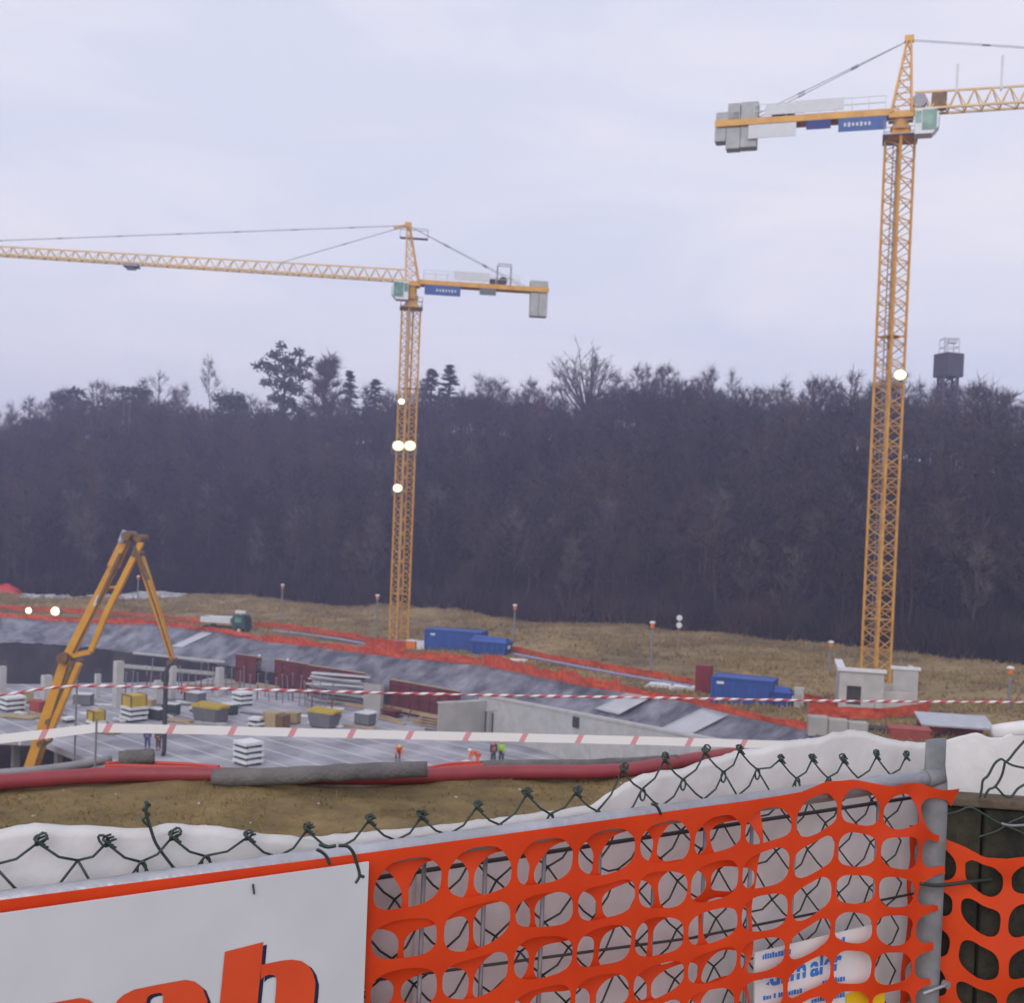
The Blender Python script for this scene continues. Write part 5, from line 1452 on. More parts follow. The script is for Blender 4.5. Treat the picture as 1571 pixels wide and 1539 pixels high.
for k in range(90):
    x = gr2.uniform(-5, 4.5); y = gr2.uniform(4, crest_y(x) - .1); s = gr2.uniform(.004, .012)
    m = Matrix.Rotation(gr2.uniform(0, 6), 3, 'Z') @ Matrix.Rotation(gr2.uniform(0, 6), 3, 'X'); b.box((x, y, soil_z(x, y) + s*.2), (s*1.6, s, s*.7), rot=m)
tag(b.build('gravel', M['rubble']), 'small pale stones and clods scattered on the brown bank', 'gravel', kind='stuff')

# ---- conduits and hoses on the crest: given by pixel of the axis, on the ground
def lay(pts, rad, lift=0.0, n=48):
    lf = lift if callable(lift) else (lambda px: lift)
    """a smooth axis over the ground through control points (px, py of the underside)"""
    out = []; xs_ = np.linspace(pts[0][0], pts[-1][0], n)
    for px in xs_:
        v = []
        for dx in (-14, 0, 14): v.append(interp(min(max(px + dx, pts[0][0]), pts[-1][0]), pts))
        p = at_z(float(px), sum(v)/3, ZG + lf(px)); out.append(p + Vector((0, 0, rad)))
    return out
def pipe(name, pts, rad, m, lab, group=None, lift=0.0, n=48, sides=14, rib=0.0, cat='pipe', dy=0.0):
    ax = [p + Vector((0, dy, 0)) for p in lay(pts, rad, lift, n)]; o0 = ax[0]
    rs = [rad*(1 + rib*(.5*nz(i*.37, rad*9, 2))) for i in range(len(ax))]
    b = MB(); b.tube([p - o0 for p in ax], rs, sides)
    o = b.build(name, m, loc=o0, smooth=False); 
    for p in o.data.polygons: p.use_smooth = len(p.vertices) == 4
    return tag(o, lab, cat, group), ax
RP = [(-140, 1224), (0, 1213), (60, 1208), (120, 1204), (200, 1200), (300, 1200), (380, 1202), (450, 1204), (560, 1205), (640, 1203), (720, 1198), (800, 1196), (900, 1196), (960, 1193), (1010, 1185), (1070, 1174), (1150, 1163), (1240, 1154)]
pipe('red_conduit', RP, .045, M['pipe_red'], 'long thick red conduit lying along the crest of the brown bank', n=110, rib=.10)
pipe('foam_sleeve', [(331, 1203), (420, 1202), (500, 1197), (580, 1193), (656, 1190)], .049, M['foam'], 'longest dark grey foam sleeve lying over the red conduit', 'grey foam sleeves on the conduits', lift=lambda px: interp(px, [(331, .0), (430, .03), (520, .075), (660, .095)]), n=40, rib=.3, dy=-.05)
o, ax = pipe('foam_sleeve', [(177, 1179), (204, 1178), (231, 1176)], .046, M['foam'], 'short dark grey foam sleeve with an open end behind the red conduit', 'grey foam sleeves on the conduits', lift=.05, n=14, rib=.2, dy=.05)
b = MB(); d_ = (ax[-1] - ax[-2]).normalized(); b.tube([ax[-1] - ax[0] + d_*.001, ax[-1] - ax[0] + d_*.004], .034, 14); b.build('bore', M['dark'], o)
pipe('foam_sleeve', [(737, 1187), (820, 1186), (900, 1185), (1000, 1180), (1040, 1176)], .034, M['foam'], 'grey foam sleeve behind the red conduit near the white scrap', 'grey foam sleeves on the conduits', lift=.03, n=36, rib=.3, dy=.06)
pipe('grey_conduit', [(-140, 1203), (0, 1199), (60, 1193), (110, 1186), (162, 1176)], .026, M['grey_pipe'], 'thin grey pipe rising behind the red conduit to the short sleeve', lift=.03, n=30, dy=.08)
for i, (pts, lab) in enumerate((([(158, 1178), (178, 1175), (235, 1176), (290, 1178), (334, 1183)], 'thin red hose through the short sleeve, upper of the pair'),
                                ([(158, 1182), (180, 1180), (240, 1182), (290, 1183), (334, 1188)], 'thin red hose through the short sleeve, lower of the pair'),
                                ([(648, 1186), (690, 1177), (742, 1175)], 'thin red hose running from the longest sleeve, upper of the pair'),
                                ([(648, 1190), (690, 1182), (742, 1179)], 'thin red hose running from the longest sleeve, lower of the pair'))):
    pipe('red_hose', pts, .0125, M['hose_red'], lab, 'thin red hoses between the sleeves', lift=.05 + .004*i, n=24, sides=8, dy=.03, cat='hose')
# white scrap
p = at_z(714, 1183, ZG + .02); b = MB()
for i in range(9):
    for j in range(6):
        x, y = (i/8 - .5)*.15, (j/5 - .5)*.10; b.v.append((x, y, .034*max(0, 1 - (x/.075)**2)*max(0, 1 - (y/.05)**2) + .008*nz(x*30, y*30, 3)))
for i in range(8):
    for j in range(5): b.f.append((i*6+j, (i+1)*6+j, (i+1)*6+j+1, i*6+j+1))
o = b.build('plastic_scrap', M['sheet'], loc=p + Vector((0, .06, .02)), smooth=True); tag(o, 'small crumpled white plastic scrap behind the red conduit', 'plastic sheet')

# ---- barrier tapes on stakes
def stake(px, py_top, Y, lab):
    top = at_y(px, py_top, Y); b = MB(); b.tube([(0, 0, ZG - .25 - top.z), (0, 0, 0.03)], .006, 6)
    o = b.build('tape_stake', M['steel_dull'], loc=top); tag(o, lab, 'stake', 'thin stakes carrying the barrier tapes'); return top
def smooth_pts(pts, n):
    k = len(pts); out = []
    for i in range(k - 1):
        a, b_, c, d = pts[max(i-1, 0)], pts[i], pts[i+1], pts[min(i+2, k-1)]
        for j in range(n):
            t_ = j/n; out.append(.5*((2*b_) + (c - a)*t_ + (2*a - 5*b_ + 4*c - d)*t_*t_ + (3*b_ - a - 3*c + d)*t_**3))
    return out + [pts[-1]]
wide = [(-150, 1150, 6.2), (0, 1134, 6.35), (75, 1126, 6.4), (148, 1117, 6.45)]
wide2 = [(148, 1117, 6.45), (300, 1120, 6.6), (450, 1124, 6.7), (620, 1128, 6.8), (800, 1132, 6.9), (1000, 1137, 7.0), (1200, 1143, 7.1), (1450, 1150, 7.2)]
b = MB(); b.uv = []; u = 0.0
for seg in (wide, wide2):
    pts = [at_y(*q) for q in seg]
    pp = []
    for i in range(len(pts) - 1):
        for j in range(16): pp.append(pts[i].lerp(pts[i+1], j/16))
    pp.append(pts[-1])
    for i in range(len(pp) - 1):
        a, c = pp[i], pp[i+1]; l_ = (c - a).length
        def q(p, s): 
            tw = .12*nz(p.x*.8, 2, 5); return p + Vector((0, math.sin(tw)*.0265*s, math.cos(tw)*.0265*s - .004*abs(nz(p.x*2.2, 1, 1))))
        n0 = len(b.v); b.v += [tuple(q(a, -1)), tuple(q(c, -1)), tuple(q(c, 1)), tuple(q(a, 1))]; b.f.append((n0, n0+1, n0+2, n0+3)); b.uv.append([(u, 0), (u + l_, 0), (u + l_, 1), (u, 1)]); u += l_
o = b.build('barrier_tape', M['tape'])
o.data.materials[0] = M['tape']
sd_ = o.modifiers.new('thickness', 'SOLIDIFY'); sd_.thickness = .001
tag(o, 'wide white barrier tape with sparse red slanting marks, lower of the two tapes', 'barrier tape')
tw = [(-150, 1082, 6.6), (0, 1067, 6.75), (60, 1058, 6.8), (118, 1053, 6.85), (200, 1054, 6.9), (330, 1057, 7.0), (700, 1066, 7.2), (1000, 1071, 7.4), (1300, 1076, 7.6), (1571, 1078, 7.8), (1720, 1079, 7.9)]
pp = smooth_pts([at_y(*q) for q in tw], 24)
b = MB(); b.tube(pp, [.0082*(1 + .28*math.sin(i*.9)) for i in range(len(pp))], 8, uv=True)
o = b.build('barrier_tape', M['tape_twist'], smooth=True); tag(o, 'twisted rope like red and white barrier tape, upper of the two tapes', 'barrier tape')
stake(148, 1112, 6.45, 'thin stake holding the kink of the wide tape')
stake(118, 1050, 6.85, 'thin stake holding the twisted tape in front of the pump boom')
stake(1450, 1146, 7.2, 'thin stake holding the wide tape behind the white sheet')
stake(1700, 1076, 7.88, 'thin stake holding the far end of the twisted tape')
stake(-145, 1080, 6.6, 'thin stake holding the near end of both tapes')

# ------------------------------------------------------------------ the fence in front
ZR = -.57
F0, F1 = at_z(0, 1390, ZR), at_z(1420, 1195, ZR)
FD = (F1 - F0); FL = FD.length; FD.normalize(); FN = Vector((FD.y, -FD.x, 0))
def FP(px, py, off=0.0, fr=None):
    o_, fd, fn = fr or (F0, FD, FN)
    d = ray(px, py); p0 = o_ + fn*off; t_ = p0.dot(fn) / d.dot(fn); p = d*t_
    return (p - o_).dot(fd), p.z
def FW(s, z, off=0.0): return Vector((F0.x + FD.x*s + FN.x*off, F0.y + FD.y*s + FN.y*off, z))
def S(px, off=0.0):
    """s along the fence where the rail appears at px"""
    return FP(px, 1390 + (1195 - 1390)*px/1420, off)[0]
base = Vector((F0.x, F0.y, ZG))
def L_(s, z, off=0.0): return FW(s, z, off) - base
_sp = FP(1433, 1300)[0]
_a2 = R(-7); FR2 = (F0 + FD*_sp - FN*.03, Vector((math.cos(_a2), math.sin(_a2), 0)), Vector((math.sin(_a2), -math.cos(_a2), 0)))
def L2(s, z, off=0.0): return Vector((FR2[0].x + FR2[1].x*s + FR2[2].x*off, FR2[0].y + FR2[1].y*s + FR2[2].y*off, z)) - base
t = thing('metal_fence', 'galvanised fence with round top rail, flattened post and thin vertical rods', 'fence', base)
sp = FP(1433, 1300)[0]
b = MB(); b.tube([L_(-.9, ZR), L_(sp - .012, ZR)], .0205, 20); o = b.build('top_rail', M['steel'], t, smooth=True)
b = MB(); b.tube([L_(sp - .05, ZR + .001, .002), L_(sp + .004, ZR + .001, .002)], [.0212, .0215], 16); b.build('rail_cap', M['post_steel'], t, smooth=True)
zt = FP(1433, 1180)[1]; zt2 = FP(1433, 1136)[1]
b = MB(); prof = [(-.15, .034, .034), (0, .034, .034)]
n = 24; zs = [(ZG - .3, .033, .033), (zt - .10, .033, .033), (zt - .03, .034, .027), (zt + .005, .037, .010), (zt2, .038, .006)]
for z, rx, ry in zs:
    for j in range(n):
        a = 2*math.pi*j/n; q = L_(sp + rx*math.cos(a), z, -.008 + ry*math.sin(a)); b.v.append(tuple(q))
for i in range(len(zs) - 1):
    for j in range(n): b.f.append((i*n+j, i*n+(j+1) % n, (i+1)*n+(j+1) % n, (i+1)*n+j))
b.f.append(tuple((len(zs)-1)*n + j for j in range(n))); b.build('post', M['post_steel'], t, fix=True, smooth=True)
rod_px = [661, 756, 847, 933, 1018, 1095, 1167, 1234, 1300, 1361]
ss = [S(p) for p in rod_px]; step = (ss[-1] - ss[0])/(len(ss) - 1)
k = 0
while ss[0] - step*(k+1) > -.85: k += 1; ss.append(ss[0] - step*k)
for s in ss:
    b = MB(); b.tube([L_(s, ZR - .015, -.022), L_(s, ZG + .12, -.022)], .0042, 8); b.build('rod', M['steel_dull'], t, smooth=True)
b = MB(); b.tube([L_(-.9, ZR - .052, -.031), L_(sp, ZR - .052, -.031)], .0045, 8); b.build('tension_wire', M['dark'], t, smooth=True)
a_, c_ = FP(300, 1541, -.03), FP(1060, 1440, -.03)
b = MB(); b.tube([L_(a_[0], a_[1], -.03), L_(c_[0], c_[1], -.03), L_(sp, c_[1] - (c_[0] - sp)*-.0 - .01, -.03)], .003, 8); b.build('tension_wire', M['dark'], t, smooth=True)
b = MB(); b.tube([L_(-.9, ZG + .12, -.005), L_(sp, ZG + .12, -.005)], .016, 12); b.build('bottom_rail', M['steel'], t, smooth=True)
a_ = FP(1404, 1510); c_ = FP(1432, 1503)
b = MB(); b.tube([L_(a_[0] - .01, a_[1] - .01, .03), L_(c_[0], c_[1], .036)], .004, 6); b.tube([L_(c_[0], c_[1], .028), L_(c_[0], c_[1], .042)], .009, 10); b.build('bolt', M['steel'], t)

# white geotextile sheets hanging behind
def cloth(name, prof, zb, off, lab, m, lean=.05, seed=1, wav=.0035, LF=L_, fr=None):
    pr_ = [FP(px, py, off, fr) for px, py in prof]; s0, s1 = pr_[0][0], pr_[-1][0]; n = int((s1 - s0)/.012); rows = 26
    sx_ = [a for a, _ in pr_]; sz_ = [c for _, c in pr_]
    b = MB()
    for i in range(n + 1):
        s = s0 + (s1 - s0)*i/n; zt_ = float(np.interp(s, sx_, sz_)) + .003*nz(s*26, seed, 4) + .002*nz(s*80, seed, 8)
        # fold behind the top edge
        b.v.append(tuple(LF(s, zt_ - .040, off - .016 - .006*nz(s*5, 3, seed))))
        b.v.append(tuple(LF(s, zt_ - .004, off - .006)))
        for j in range(rows):
            v = j/(rows - 1); z = zt_ + (zb - zt_)*v**1.25
            of = off + wav*nz(s*7, z*3, seed)*min(1, .15 + v*3) + wav*.5*nz(s*18 + z*5, z*7, seed + 5)
            of += .0045*(abs(nz(s*9 + z*2.2, z*1.2, seed + 9)) + abs(nz(s*5 - z*3, z*.8, seed + 3)))*min(1, .2 + v*4)
            of -= lean*.2*max(0, (z - ZR))*2
            b.v.append(tuple(LF(s, z, of)))
    k = rows + 2
    for i in range(n):
        for j in range(k - 1): b.f.append((i*k+j, i*k+j+1, (i+1)*k+j+1, (i+1)*k+j))
    o = b.build(name, m, loc=base, smooth=True); q = o.modifiers.new('thickness', 'SOLIDIFY'); q.thickness = .0015
    return tag(o, lab, 'sheet')
cloth('white_sheet', [(-160, 1270), (-60, 1276), (0, 1272), (30, 1266), (60, 1264), (150, 1268), (215, 1272), (235, 1270), (252, 1264), (275, 1264), (330, 1268), (400, 1279), (455, 1284), (490, 1292), (545, 1308), (640, 1332)], -1.5, -.066, 'white sheet behind the fence whose wavy top dips behind the rail beside the white board', M['sheet'], seed=2)
cloth('white_sheet', [(400, 1292), (480, 1283), (560, 1277), (640, 1270), (700, 1263), (800, 1250), (860, 1243), (905, 1235), (922, 1226), (955, 1204), (985, 1188), (1010, 1183), (1045, 1181), (1080, 1167), (1115, 1157), (1140, 1150), (1170, 1148), (1205, 1137), (1250, 1133), (1275, 1126), (1300, 1120), (1325, 1122), (1350, 1130), (1385, 1138), (1440, 1140)], -1.5, -.095, 'white sheet rising behind the orange net to a hump beside the flattened post', M['sheet'], seed=7)
o = cloth('white_sheet', [(1436, 1139), (1470, 1131), (1492, 1125), (1504, 1125), (1518, 1132), (1535, 1131), (1555, 1124), (1580, 1114), (1680, 1104)], -.80, -.13, 'white sheet beyond the flattened post above the dark mossy boards', M['sheet'], seed=12, wav=.016, LF=L2, fr=FR2)
a_, c_ = FP(1522, 1123, -.15, FR2), FP(1640, 1112, -.15, FR2)
b = MB(); b.tube([L2(a_[0], a_[1], -.15), L2(a_[0] + .03, a_[1] + .004, -.15), L2(c_[0], c_[1], -.15)], [.017, .020, .024], 14); b.build('rolled_edge', M['sheet'], o, smooth=True)

# dark mossy boards beyond the post
a_ = FP(1500, 1226, -.06, FR2)
t = thing('board_wall', 'dark mossy board wall beyond the galvanised post', 'wall', base)
for i in range(8):
    s = .02 + i*.135; b = MB(); dz = rnd.uniform(-.008, .004)
    c = L2(s + .066, (a_[1] - .02 + ZG)/2 + dz/2, -.085 + rnd.uniform(-.006, .006))
    b.box(c, (.130, .05, a_[1] - .02 - ZG + dz), _a2); b.build('board', M['mossy'], t, bevel=.006)
b = MB(); b.box(L2(.02 + .54, a_[1] - .008, -.08), (1.09, .075, .022), _a2); b.build('cap_board', M['mossy_top'], t, bevel=.005)

# chain link mesh
t = thing('chain_link_mesh', 'dark green chain link wire mesh with knotted loops standing above the rail', 'wire mesh', base)
KT = [(-200, .07), (45, .072), (140, .060), (240, .066), (310, .054), (409, .036), (500, .036), (583, .042), (685, .052), (780, .052), (861, .046), (952, .080), (1080, .098), (1155, .088), (1226, .062), (1305, .050), (1420, .035)]
pxs_ = np.arange(-200, 1440, 5.0); sK = [S(float(p), -.045) for p in pxs_]; zK = [interp(float(p), KT) for p in pxs_]
wpit = .108; hpit = .105; s_start = S(45, -.045) - wpit*8
nz_cols = int((sp - s_start)/wpit) + 1
b = MB(); cr_ = random.Random(2)
WR = .0021
def off_at(s, z): return -.046 + .006*nz(s*4, z*4, 3)
tops = []
for i in range(nz_cols + 1):
    s = s_start + i*wpit + cr_.uniform(-.012, .012); zt_ = ZR + float(np.interp(s, sK, zK)) + cr_.uniform(-.008, .008); tops.append((s, zt_))
def node(i, j):
    """mesh node: column i, half row j below the knuckles"""
    s, zt_ = tops[min(max(i, 0), nz_cols)]
    return s + (wpit/2 if j % 2 else 0) + .006*nz(i*1.7, j*1.3, 4), zt_ - (0 if j == 0 else (.030 + .018*min(1, max(0, i/nz_cols))) + .052*(j - 1)) + .005*nz(i*1.1, j*2.1, 8)
rows_ = 18
for i in range(nz_cols):
    for j in range(rows_):
        a = node(i, j)
        if j % 2 == 0: nb_ = [node(i, j+1), node(i-1, j+1) if i else None]
        else: nb_ = [node(i, j+1), node(i+1, j+1)]
        for q in nb_:
            if q is None: continue
            m_ = ((a[0]+q[0])/2, (a[1]+q[1])/2 - .006)
            if q[0] > sp - .02 or a[0] > sp - .02: continue
            b.tube([L_(a[0], a[1], off_at(*a)), L_(m_[0], m_[1], off_at(*m_) + .006), L_(q[0], q[1], off_at(*q))], WR, 5)
for i in range(nz_cols):      # knuckle loops
    s, z = node(i, 0)
    if s > sp - .03: continue
    rr_ = cr_.uniform(.005, .009); tl = cr_.uniform(-.8, .8); pts = []
    for k in range(13):
        a = 2*math.pi*k/12*1.15 - 1.4; x, y = math.cos(a)*rr_*.75, math.sin(a)*rr_*1.35 + rr_*.8
        pts.append(L_(s + x*math.cos(tl) - y*math.sin(tl), z + x*math.sin(tl) + y*math.cos(tl), -.045 + .004*math.sin(a*2)))
    b.tube(pts, WR, 5)
    for k in range(3):        # twist turns
        pts = [L_(s + math.cos(a)*.0055 + .004*k, z - .004*k + .002*a, -.045 + math.sin(a)*.0055) for a in [2*math.pi*q/8 for q in range(9)]]
        b.tube(pts, WR*.95, 5)
    s2, z2 = node(i, 1)       # small loop hanging in the valley
    if cr_.random() < .75 and s2 < sp - .03:
        pts = [L_(s2 + math.sin(a)*.0065, z2 - .010 + math.cos(a)*.012, -.043) for a in [2*math.pi*q/10 for q in range(11)]]
        b.tube(pts, WR, 5)
b.build('wire_weave', M['wire'], t, smooth=True)
def wire_px(pts, off, rad, parent, name, m=None, LF=None, fr=None):
    q = [FP(px, py, off, fr) for px, py in pts]; pp = smooth_pts([(LF or L_)(s, z, off) for s, z in q], 6)
    b = MB(); b.tube(pp, rad, 6); return b.build(name, m or M['wire'], parent, smooth=True)
wire_px([(268, 1334), (248, 1308), (238, 1292), (232, 1275), (228, 1262), (224, 1248), (225, 1232)], -.05, .0026, t, 'tie_wire')
wire_px([(230, 1270), (219, 1258), (229, 1250), (219, 1242), (230, 1236), (222, 1230)], -.05, .0022, t, 'tie_wire')
for pts in ([(520, 1298), (533, 1299), (542, 1309), (547, 1325), (551, 1343), (545, 1355)], [(486, 1304), (494, 1308), (501, 1315), (506, 1327)], [(551, 1343), (558, 1346)], [(490, 1296), (502, 1300), (515, 1298)], [(1000, 1234), (1008, 1238), (1014, 1250)]):
    wire_px(pts, .046, .0030, t, 'tie_wire')
for pts in ([(1580, 1128), (1560, 1150), (1545, 1168), (1536, 1165), (1526, 1172), (1516, 1190), (1508, 1198), (1506, 1212), (1503, 1224)], [(1541, 1168), (1555, 1175), (1580, 1180)],
            [(1542, 1169), (1537, 1190), (1527, 1207), (1517, 1212), (1510, 1224)], [(1527, 1207), (1533, 1213), (1542, 1222), (1552, 1222), (1562, 1210), (1580, 1200)]):
    wire_px(pts, -.02, .0030, t, 'loose_wire', LF=L2, fr=FR2)
for pts in ([(1440, 1252), (1468, 1246), (1488, 1239), (1510, 1250), (1530, 1262), (1550, 1270), (1580, 1284)], [(1500, 1285), (1530, 1275), (1550, 1262), (1580, 1250)]):
    wire_px(pts, -.03, .0026, t, 'loose_wire', LF=L2, fr=FR2)
wire_px([(1536, 1264), (1552, 1267), (1580, 1266)], -.03, .0036, t, 'loose_wire', M['steel_dull'], LF=L2, fr=FR2)
wire_px([(1412, 1356), (1435, 1359), (1462, 1357), (1490, 1353), (1520, 1350), (1580, 1346)], .036, .0045, t, 'tie_wire')

# orange barrier net: sheets of rounded holes
def net(name, lab, s0, s1, pit_s, pit_z, rows, top, off, seed, hw=.80, hh=.74, band=.022, warp=1.0, cut=None, z_lo=None, ph=0.0, crump=0.0, LF=L_):
    NA = 32; V, F = [], []; nc = int((s1 - s0)/pit_s)
    uvs = []
    def quad_sheet(c, r, a, bb):
        v = (r + .5 - bb/2)*pit_z + band
        if r == 0: v -= band * max(0, (bb - .6)/.4)
        return s0 + (c + .5 + a/2)*pit_s, v
    for c in range(nc):
        for r in range(rows):
            n0 = len(uvs); er = 1 + .10*nz(c*1.7, r*2.3, seed); ew = 1 + .06*nz(c*2.1, r*1.3, seed + 3); skx = .10*nz(c*.9, r*1.9, seed + 6)
            for k in range(NA):
                a = 2*math.pi*k/NA; ca, sa = math.cos(a), math.sin(a); m_ = max(abs(ca), abs(sa))
                o_ = (ca/m_, sa/m_); ex = .70
                hx = math.copysign(abs(ca)**ex, ca)*hw*ew; hy = math.copysign(abs(sa)**ex, sa)*min(.93, hh*er) + skx*hx*.5
                uvs.append(quad_sheet(c, r, *o_)); uvs.append(quad_sheet(c, r, o_[0]*.5 + hx*.5, o_[1]*.5 + hy*.5)); uvs.append(quad_sheet(c, r, hx, hy))
            for k in range(NA):
                k2 = (k + 1) % NA
                for e in (0, 1): F.append((n0 + 3*k + e, n0 + 3*k2 + e, n0 + 3*k2 + e + 1, n0 + 3*k + e + 1))
    keep = []
    for f_ in F:
        sm = sum(uvs[i][0] for i in f_)/len(f_); vm = sum(uvs[i][1] for i in f_)/len(f_)
        if cut and sm > cut(vm): continue
        keep.append(f_)
    b = MB()
    for s, v in uvs:
        zt_ = top(s); amp = min(1, v/.06)
        z = zt_ - v + warp*amp*(.014*nz(s*5, v*5, seed) + .008*nz(s*11, v*9, seed + 2))
        ds = warp*amp*(.012*nz(s*4, v*7, seed + 11))
        cr2 = crump*max(0, (s - (s1 - .55))/.55)
        of = off + warp*amp*(.007*nz(s*5, v*6, seed + 4) + .0012*nz(s*15, v*14, seed + 5)) + cr2*.020*nz(s*9, v*11, seed + 9)
        z += cr2*.03*nz(s*7, v*9, seed + 15); ds += cr2*.02*nz(s*10, v*10, seed + 18)
        b.v.append(tuple(LF(s + ds, z, of)))
    b.f = keep
    me = bpy.data.meshes.new(name); me.from_pydata(b.v, [], b.f); bm = bmesh.new(); bm.from_mesh(me)
    bmesh.ops.remove_doubles(bm, verts=bm.verts, dist=.0006); bmesh.ops.delete(bm, geom=[v for v in bm.verts if not v.link_faces], context='VERTS'); bmesh.ops.recalc_face_normals(bm, faces=bm.faces); bm.to_mesh(me); bm.free()
    o = link(name, me, M['net'], None, base, smooth=True)
    q = o.modifiers.new('thickness', 'SOLIDIFY'); q.thickness = .0012
    q = o.modifiers.new('crisp', 'EDGE_SPLIT'); q.split_angle = R(40)
    return tag(o, lab, 'netting', 'orange barrier netting on the near fence')
NT = [(-300, 1421), (0, 1382), (300, 1343), (565, 1309), (785, 1279), (1060, 1241), (1150, 1229), (1200, 1221), (1229, 1216), (1270, 1199), (1310, 1197), (1378, 1207), (1455, 1211), (1520, 1215)]
sN = [FP(a, c, .03)[0] for a, c in NT]; zN = [FP(a, c, .03)[1] for a, c in NT]
topA = lambda s: float(np.interp(s, sN, zN))
sA = FP(629, 1320, .03)[0]; sB_ = FP(1043, 1270, .03)[0]; pit = (sB_ - sA)/4*.94
s0A = sA - pit*.5 - pit*math.ceil((sA + .75)/pit)
def cutA(v): return sp + (.035 if v < .03 else .005 - .03*abs(math.sin(v*31)))
net('barrier_net', 'front layer of the orange barrier net fixed along the top rail', s0A, sp + pit*.9, pit, .088, 11, topA, .030, 3, cut=cutA, crump=1.0, hw=.915, hh=.80)
sp_ = lambda s: topA(s) - .020 if s < FP(1180, 1300)[0] else topA(s) - .020 - .03*min(1, (s - FP(1180, 1300)[0])/.2)
net('barrier_net', 'rear layer of the orange barrier net, its strands showing through the front holes', s0A - pit*.36, FP(1165, 1300)[0], pit*.985, .086, 10, sp_, .014, 21, hw=.92, hh=.86, band=.02, warp=1.6, crump=1.3)
NTC = [(1420, 1268), (1450, 1288), (1475, 1297), (1510, 1316), (1545, 1318), (1580, 1314), (1700, 1330)]
sC = [FP(a, c, -.02, FR2)[0] for a, c in NTC]; zC = [FP(a, c, -.02, FR2)[1] for a, c in NTC]
net('barrier_net', 'orange barrier net beyond the post in front of the dark mossy boards', -.03, .95, pit*.82, .098, 9, lambda s: float(np.interp(s, sC, zC)), -.02, 33, hw=.82, hh=.74, band=.014, warp=1.9, LF=L2)

# big white board with orange letters
sR = FP(565, 1330, .045)[0]; zB = FP(280, 1363, .045)[1]
t = thing('sign_board', 'large white board with orange bold letters wired to the fence', 'sign', base)
b = MB(); sL = -1.5; zb2 = -1.28
b.hexa([L_(sL, zb2, .043), L_(sR, zb2, .043), L_(sR, zB, .043), L_(sL, zB, .043)], [L_(sL, zb2, .047), L_(sR, zb2, .047), L_(sR, zB, .047), L_(sL, zB, .047)])
bd = b.build('board', M['sign'], t, fix=True)
def shape(polys, off, name, m, dx=0, dy=0):
    b = MB()
    for outer, inner in polys:
        if inner is None:
            q = [FP(x + dx, y + dy, off) for x, y in outer]; b.poly([L_(s, z, off) for s, z in q])
        else:
            n0 = len(b.v); k = len(outer)
            for lst in (outer, inner):
                for x, y in lst: s, z = FP(x + dx, y + dy, off); b.v.append(tuple(L_(s, z, off)))
            for i in range(k): b.f.append((n0+i, n0+(i+1) % k, n0+k+(i+1) % k, n0+k+i))
    return b.build(name, m, t)
hO = [([(345, 1461), (404, 1446), (401, 1481), (396, 1530), (385, 1660), (324, 1674)], None),
      ([(401, 1481), (430, 1475), (448, 1473), (462, 1475), (473, 1482), (480, 1493), (484, 1508), (483, 1525), (470, 1640), (412, 1653), (424, 1512), (424, 1502), (420, 1497), (413, 1496), (405, 1499), (400, 1504)], None)]
def oval(pts_o, pts_i): return [(pts_o, pts_i)]
eo = [(165, 1600), (170, 1560), (180, 1536), (190, 1527), (206, 1519), (245, 1511), (285, 1504), (299, 1507), (311, 1517), (318, 1535), (318, 1560), (312, 1620), (300, 1655), (280, 1672), (230, 1684), (185, 1688), (168, 1672), (163, 1640)]
ei = [(216, 1600), (219, 1570), (223, 1545), (226, 1531), (231, 1527), (238, 1525), (246, 1524), (249, 1526), (250, 1530), (250, 1536), (249, 1560), (246, 1600), (243, 1625), (240, 1640), (230, 1646), (222, 1647), (217, 1640), (215, 1620)]
co_ = [(x - 162, y + 28) for x, y in eo]; ci_ = [(x - 162, y + 28) for x, y in ei]
for polys in (hO, oval(eo, ei), oval(co_, ci_)):
    shape(polys, .0478, 'letter_shadow', M['letter_shadow'], 5.5, 4)
    shape(polys, .0486, 'letter', M['letter'])
a_, c_ = FP(388, 1357, .048), FP(390, 1372, .048)
b = MB(); b.bar(L_(a_[0], a_[1], .0485), L_(c_[0], c_[1], .0485), .004, .002); b.build('slot', M['dark'], t)
# small white and blue sign behind the net
def fp_board(corners, off, th, name, m, parent):
    q = [FP(x, y, off) for x, y in corners]; b = MB()
    b.hexa([L_(s, z, off - th) for s, z in q], [L_(s, z, off) for s, z in q]); return b.build(name, m, parent, fix=True)
t = thing('small_sign', 'small white sign with blue lettering half hidden behind the orange net', 'sign', base)
fp_board([(1158, 1640), (1343, 1620), (1342, 1419), (1158, 1463)], .004, .004, 'board', M['white_paint'], t)
def text(body, px, py, hpx, parent, m, off=.0052, bold=False, wpx=None):
    cu = bpy.data.curves.new('lettering', 'FONT'); cu.body = body; cu.size = 1.0; cu.offset = .03 if bold else 0.0
    o = bpy.data.objects.new('lettering', cu); COL.objects.link(o)
    me = bpy.data.meshes.new_from_object(o.evaluated_get(bpy.context.evaluated_depsgraph_get())); bpy.data.objects.remove(o)
    s, z = FP(px, py, off); z2 = FP(px, py - hpx, off)[1]; k = (z2 - z)/.69
    kx = k
    if wpx: kx = (FP(px + wpx, py - wpx*.19, off)[0] - s) / max(v.co.x for v in me.vertices)
    for v in me.vertices: v.co = L_(s + v.co.x*kx, z + v.co.y*k, off)
    me.name = 'lettering'; return link('lettering', me, m, parent)
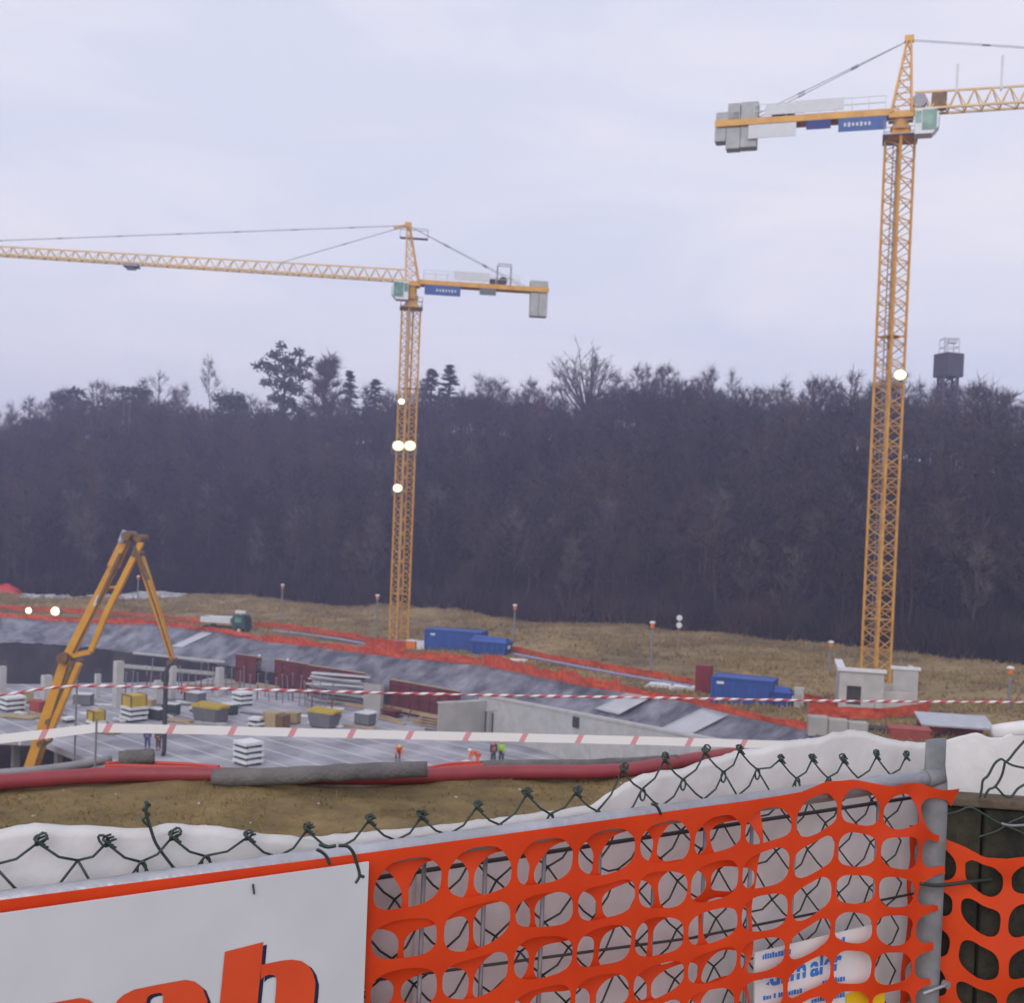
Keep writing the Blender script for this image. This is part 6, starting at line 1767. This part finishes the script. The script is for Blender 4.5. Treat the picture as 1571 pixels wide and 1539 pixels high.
def small_line(px, py, hpx, wpx):
    """a line of small lettering too blurred to read: uneven letter-like strokes"""
    b = MB(); x = 0.0; lr = random.Random(int(px))
    while x < wpx - 3:
        w_ = lr.uniform(2.2, 4.2); h_ = hpx*lr.uniform(.6, .95)
        if lr.random() < .16: x += 3; continue
        q = [FP(px + x + i, py - .19*(x + i) - j, .0052) for i, j in ((0, 0), (w_, 0), (w_, h_), (0, h_))]
        b.poly([L_(s_, z_, .0052) for s_, z_ in q]); x += w_ + 1.0
    b.build('small_lettering', M['sign_blue'], t)
small_line(1170, 1473, 10, 46)
small_line(1266, 1453, 10, 32)
text('edilm', 1164, 1518, 30, t, M['sign_blue'], wpx=72, bold=True)
text('aler', 1243, 1499, 30, t, M['sign_blue'], wpx=48, bold=True)
small_line(1168, 1536, 8, 66)
small_line(1262, 1512, 9, 38)
small_line(1245, 1540, 8, 52)
b = MB()
for (x0, y0, x1, y1) in ((1162, 1506, 1234, 1491), (1243, 1487, 1290, 1477)):
    a_, c_ = FP(x0, y0, .0056), FP(x1, y1, .0056); b.bar(L_(a_[0], a_[1], .0056), L_(c_[0], c_[1], .0056), .0006, .0022)
b.build('white_line', M['white_paint'], t)
t = thing('yellow_sign', 'small yellow sign low behind the orange net beside the small white sign', 'sign', base)
fp_board([(1296, 1640), (1352, 1640), (1356, 1514), (1338, 1508), (1296, 1530)], .0100, .003, 'board', M['sign_yellow'], t) if False else None
q = [FP(x, y, .010) for x, y in [(1300, 1640), (1352, 1640), (1358, 1522), (1348, 1505), (1300, 1528)]]
b = MB(); n = len(q); b.v = [tuple(L_(s, z, .010)) for s, z in q] + [tuple(L_(s, z, .007)) for s, z in q]
b.f = [tuple(range(n)), tuple(reversed(range(n, 2*n)))] + [(i, n+i, n+(i+1) % n, (i+1) % n) for i in range(n)]
b.build('board', M['sign_yellow'], t, fix=True)
b = MB(); a_, c_ = FP(1305, 1560, .0108), FP(1345, 1552, .0108); b.bar(L_(a_[0], a_[1], .0108), L_(c_[0], c_[1], .0108), .0006, .006); b.build('stripe', M['dark'], t)

# ------------------------------------------------------------------ air
hz = bpy.data.materials.new('haze'); hz.use_nodes = True; ht = hz.node_tree; ht.nodes.clear()
ho = ht.nodes.new('ShaderNodeOutputMaterial'); pv = ht.nodes.new('ShaderNodeVolumePrincipled')
pv.inputs['Color'].default_value = (.62, .64, 1.0, 1); pv.inputs['Density'].default_value = .00105; pv.inputs['Anisotropy'].default_value = .2
ht.links.new(pv.outputs[0], ho.inputs['Volume'])
b = MB(); b.box((0, 1240, 10), (3200, 2600, 102)); o = b.build('haze', hz); tag(o, kind='stuff'); o['label'] = 'thin pale blue haze in the air over the site'; o['category'] = 'haze'
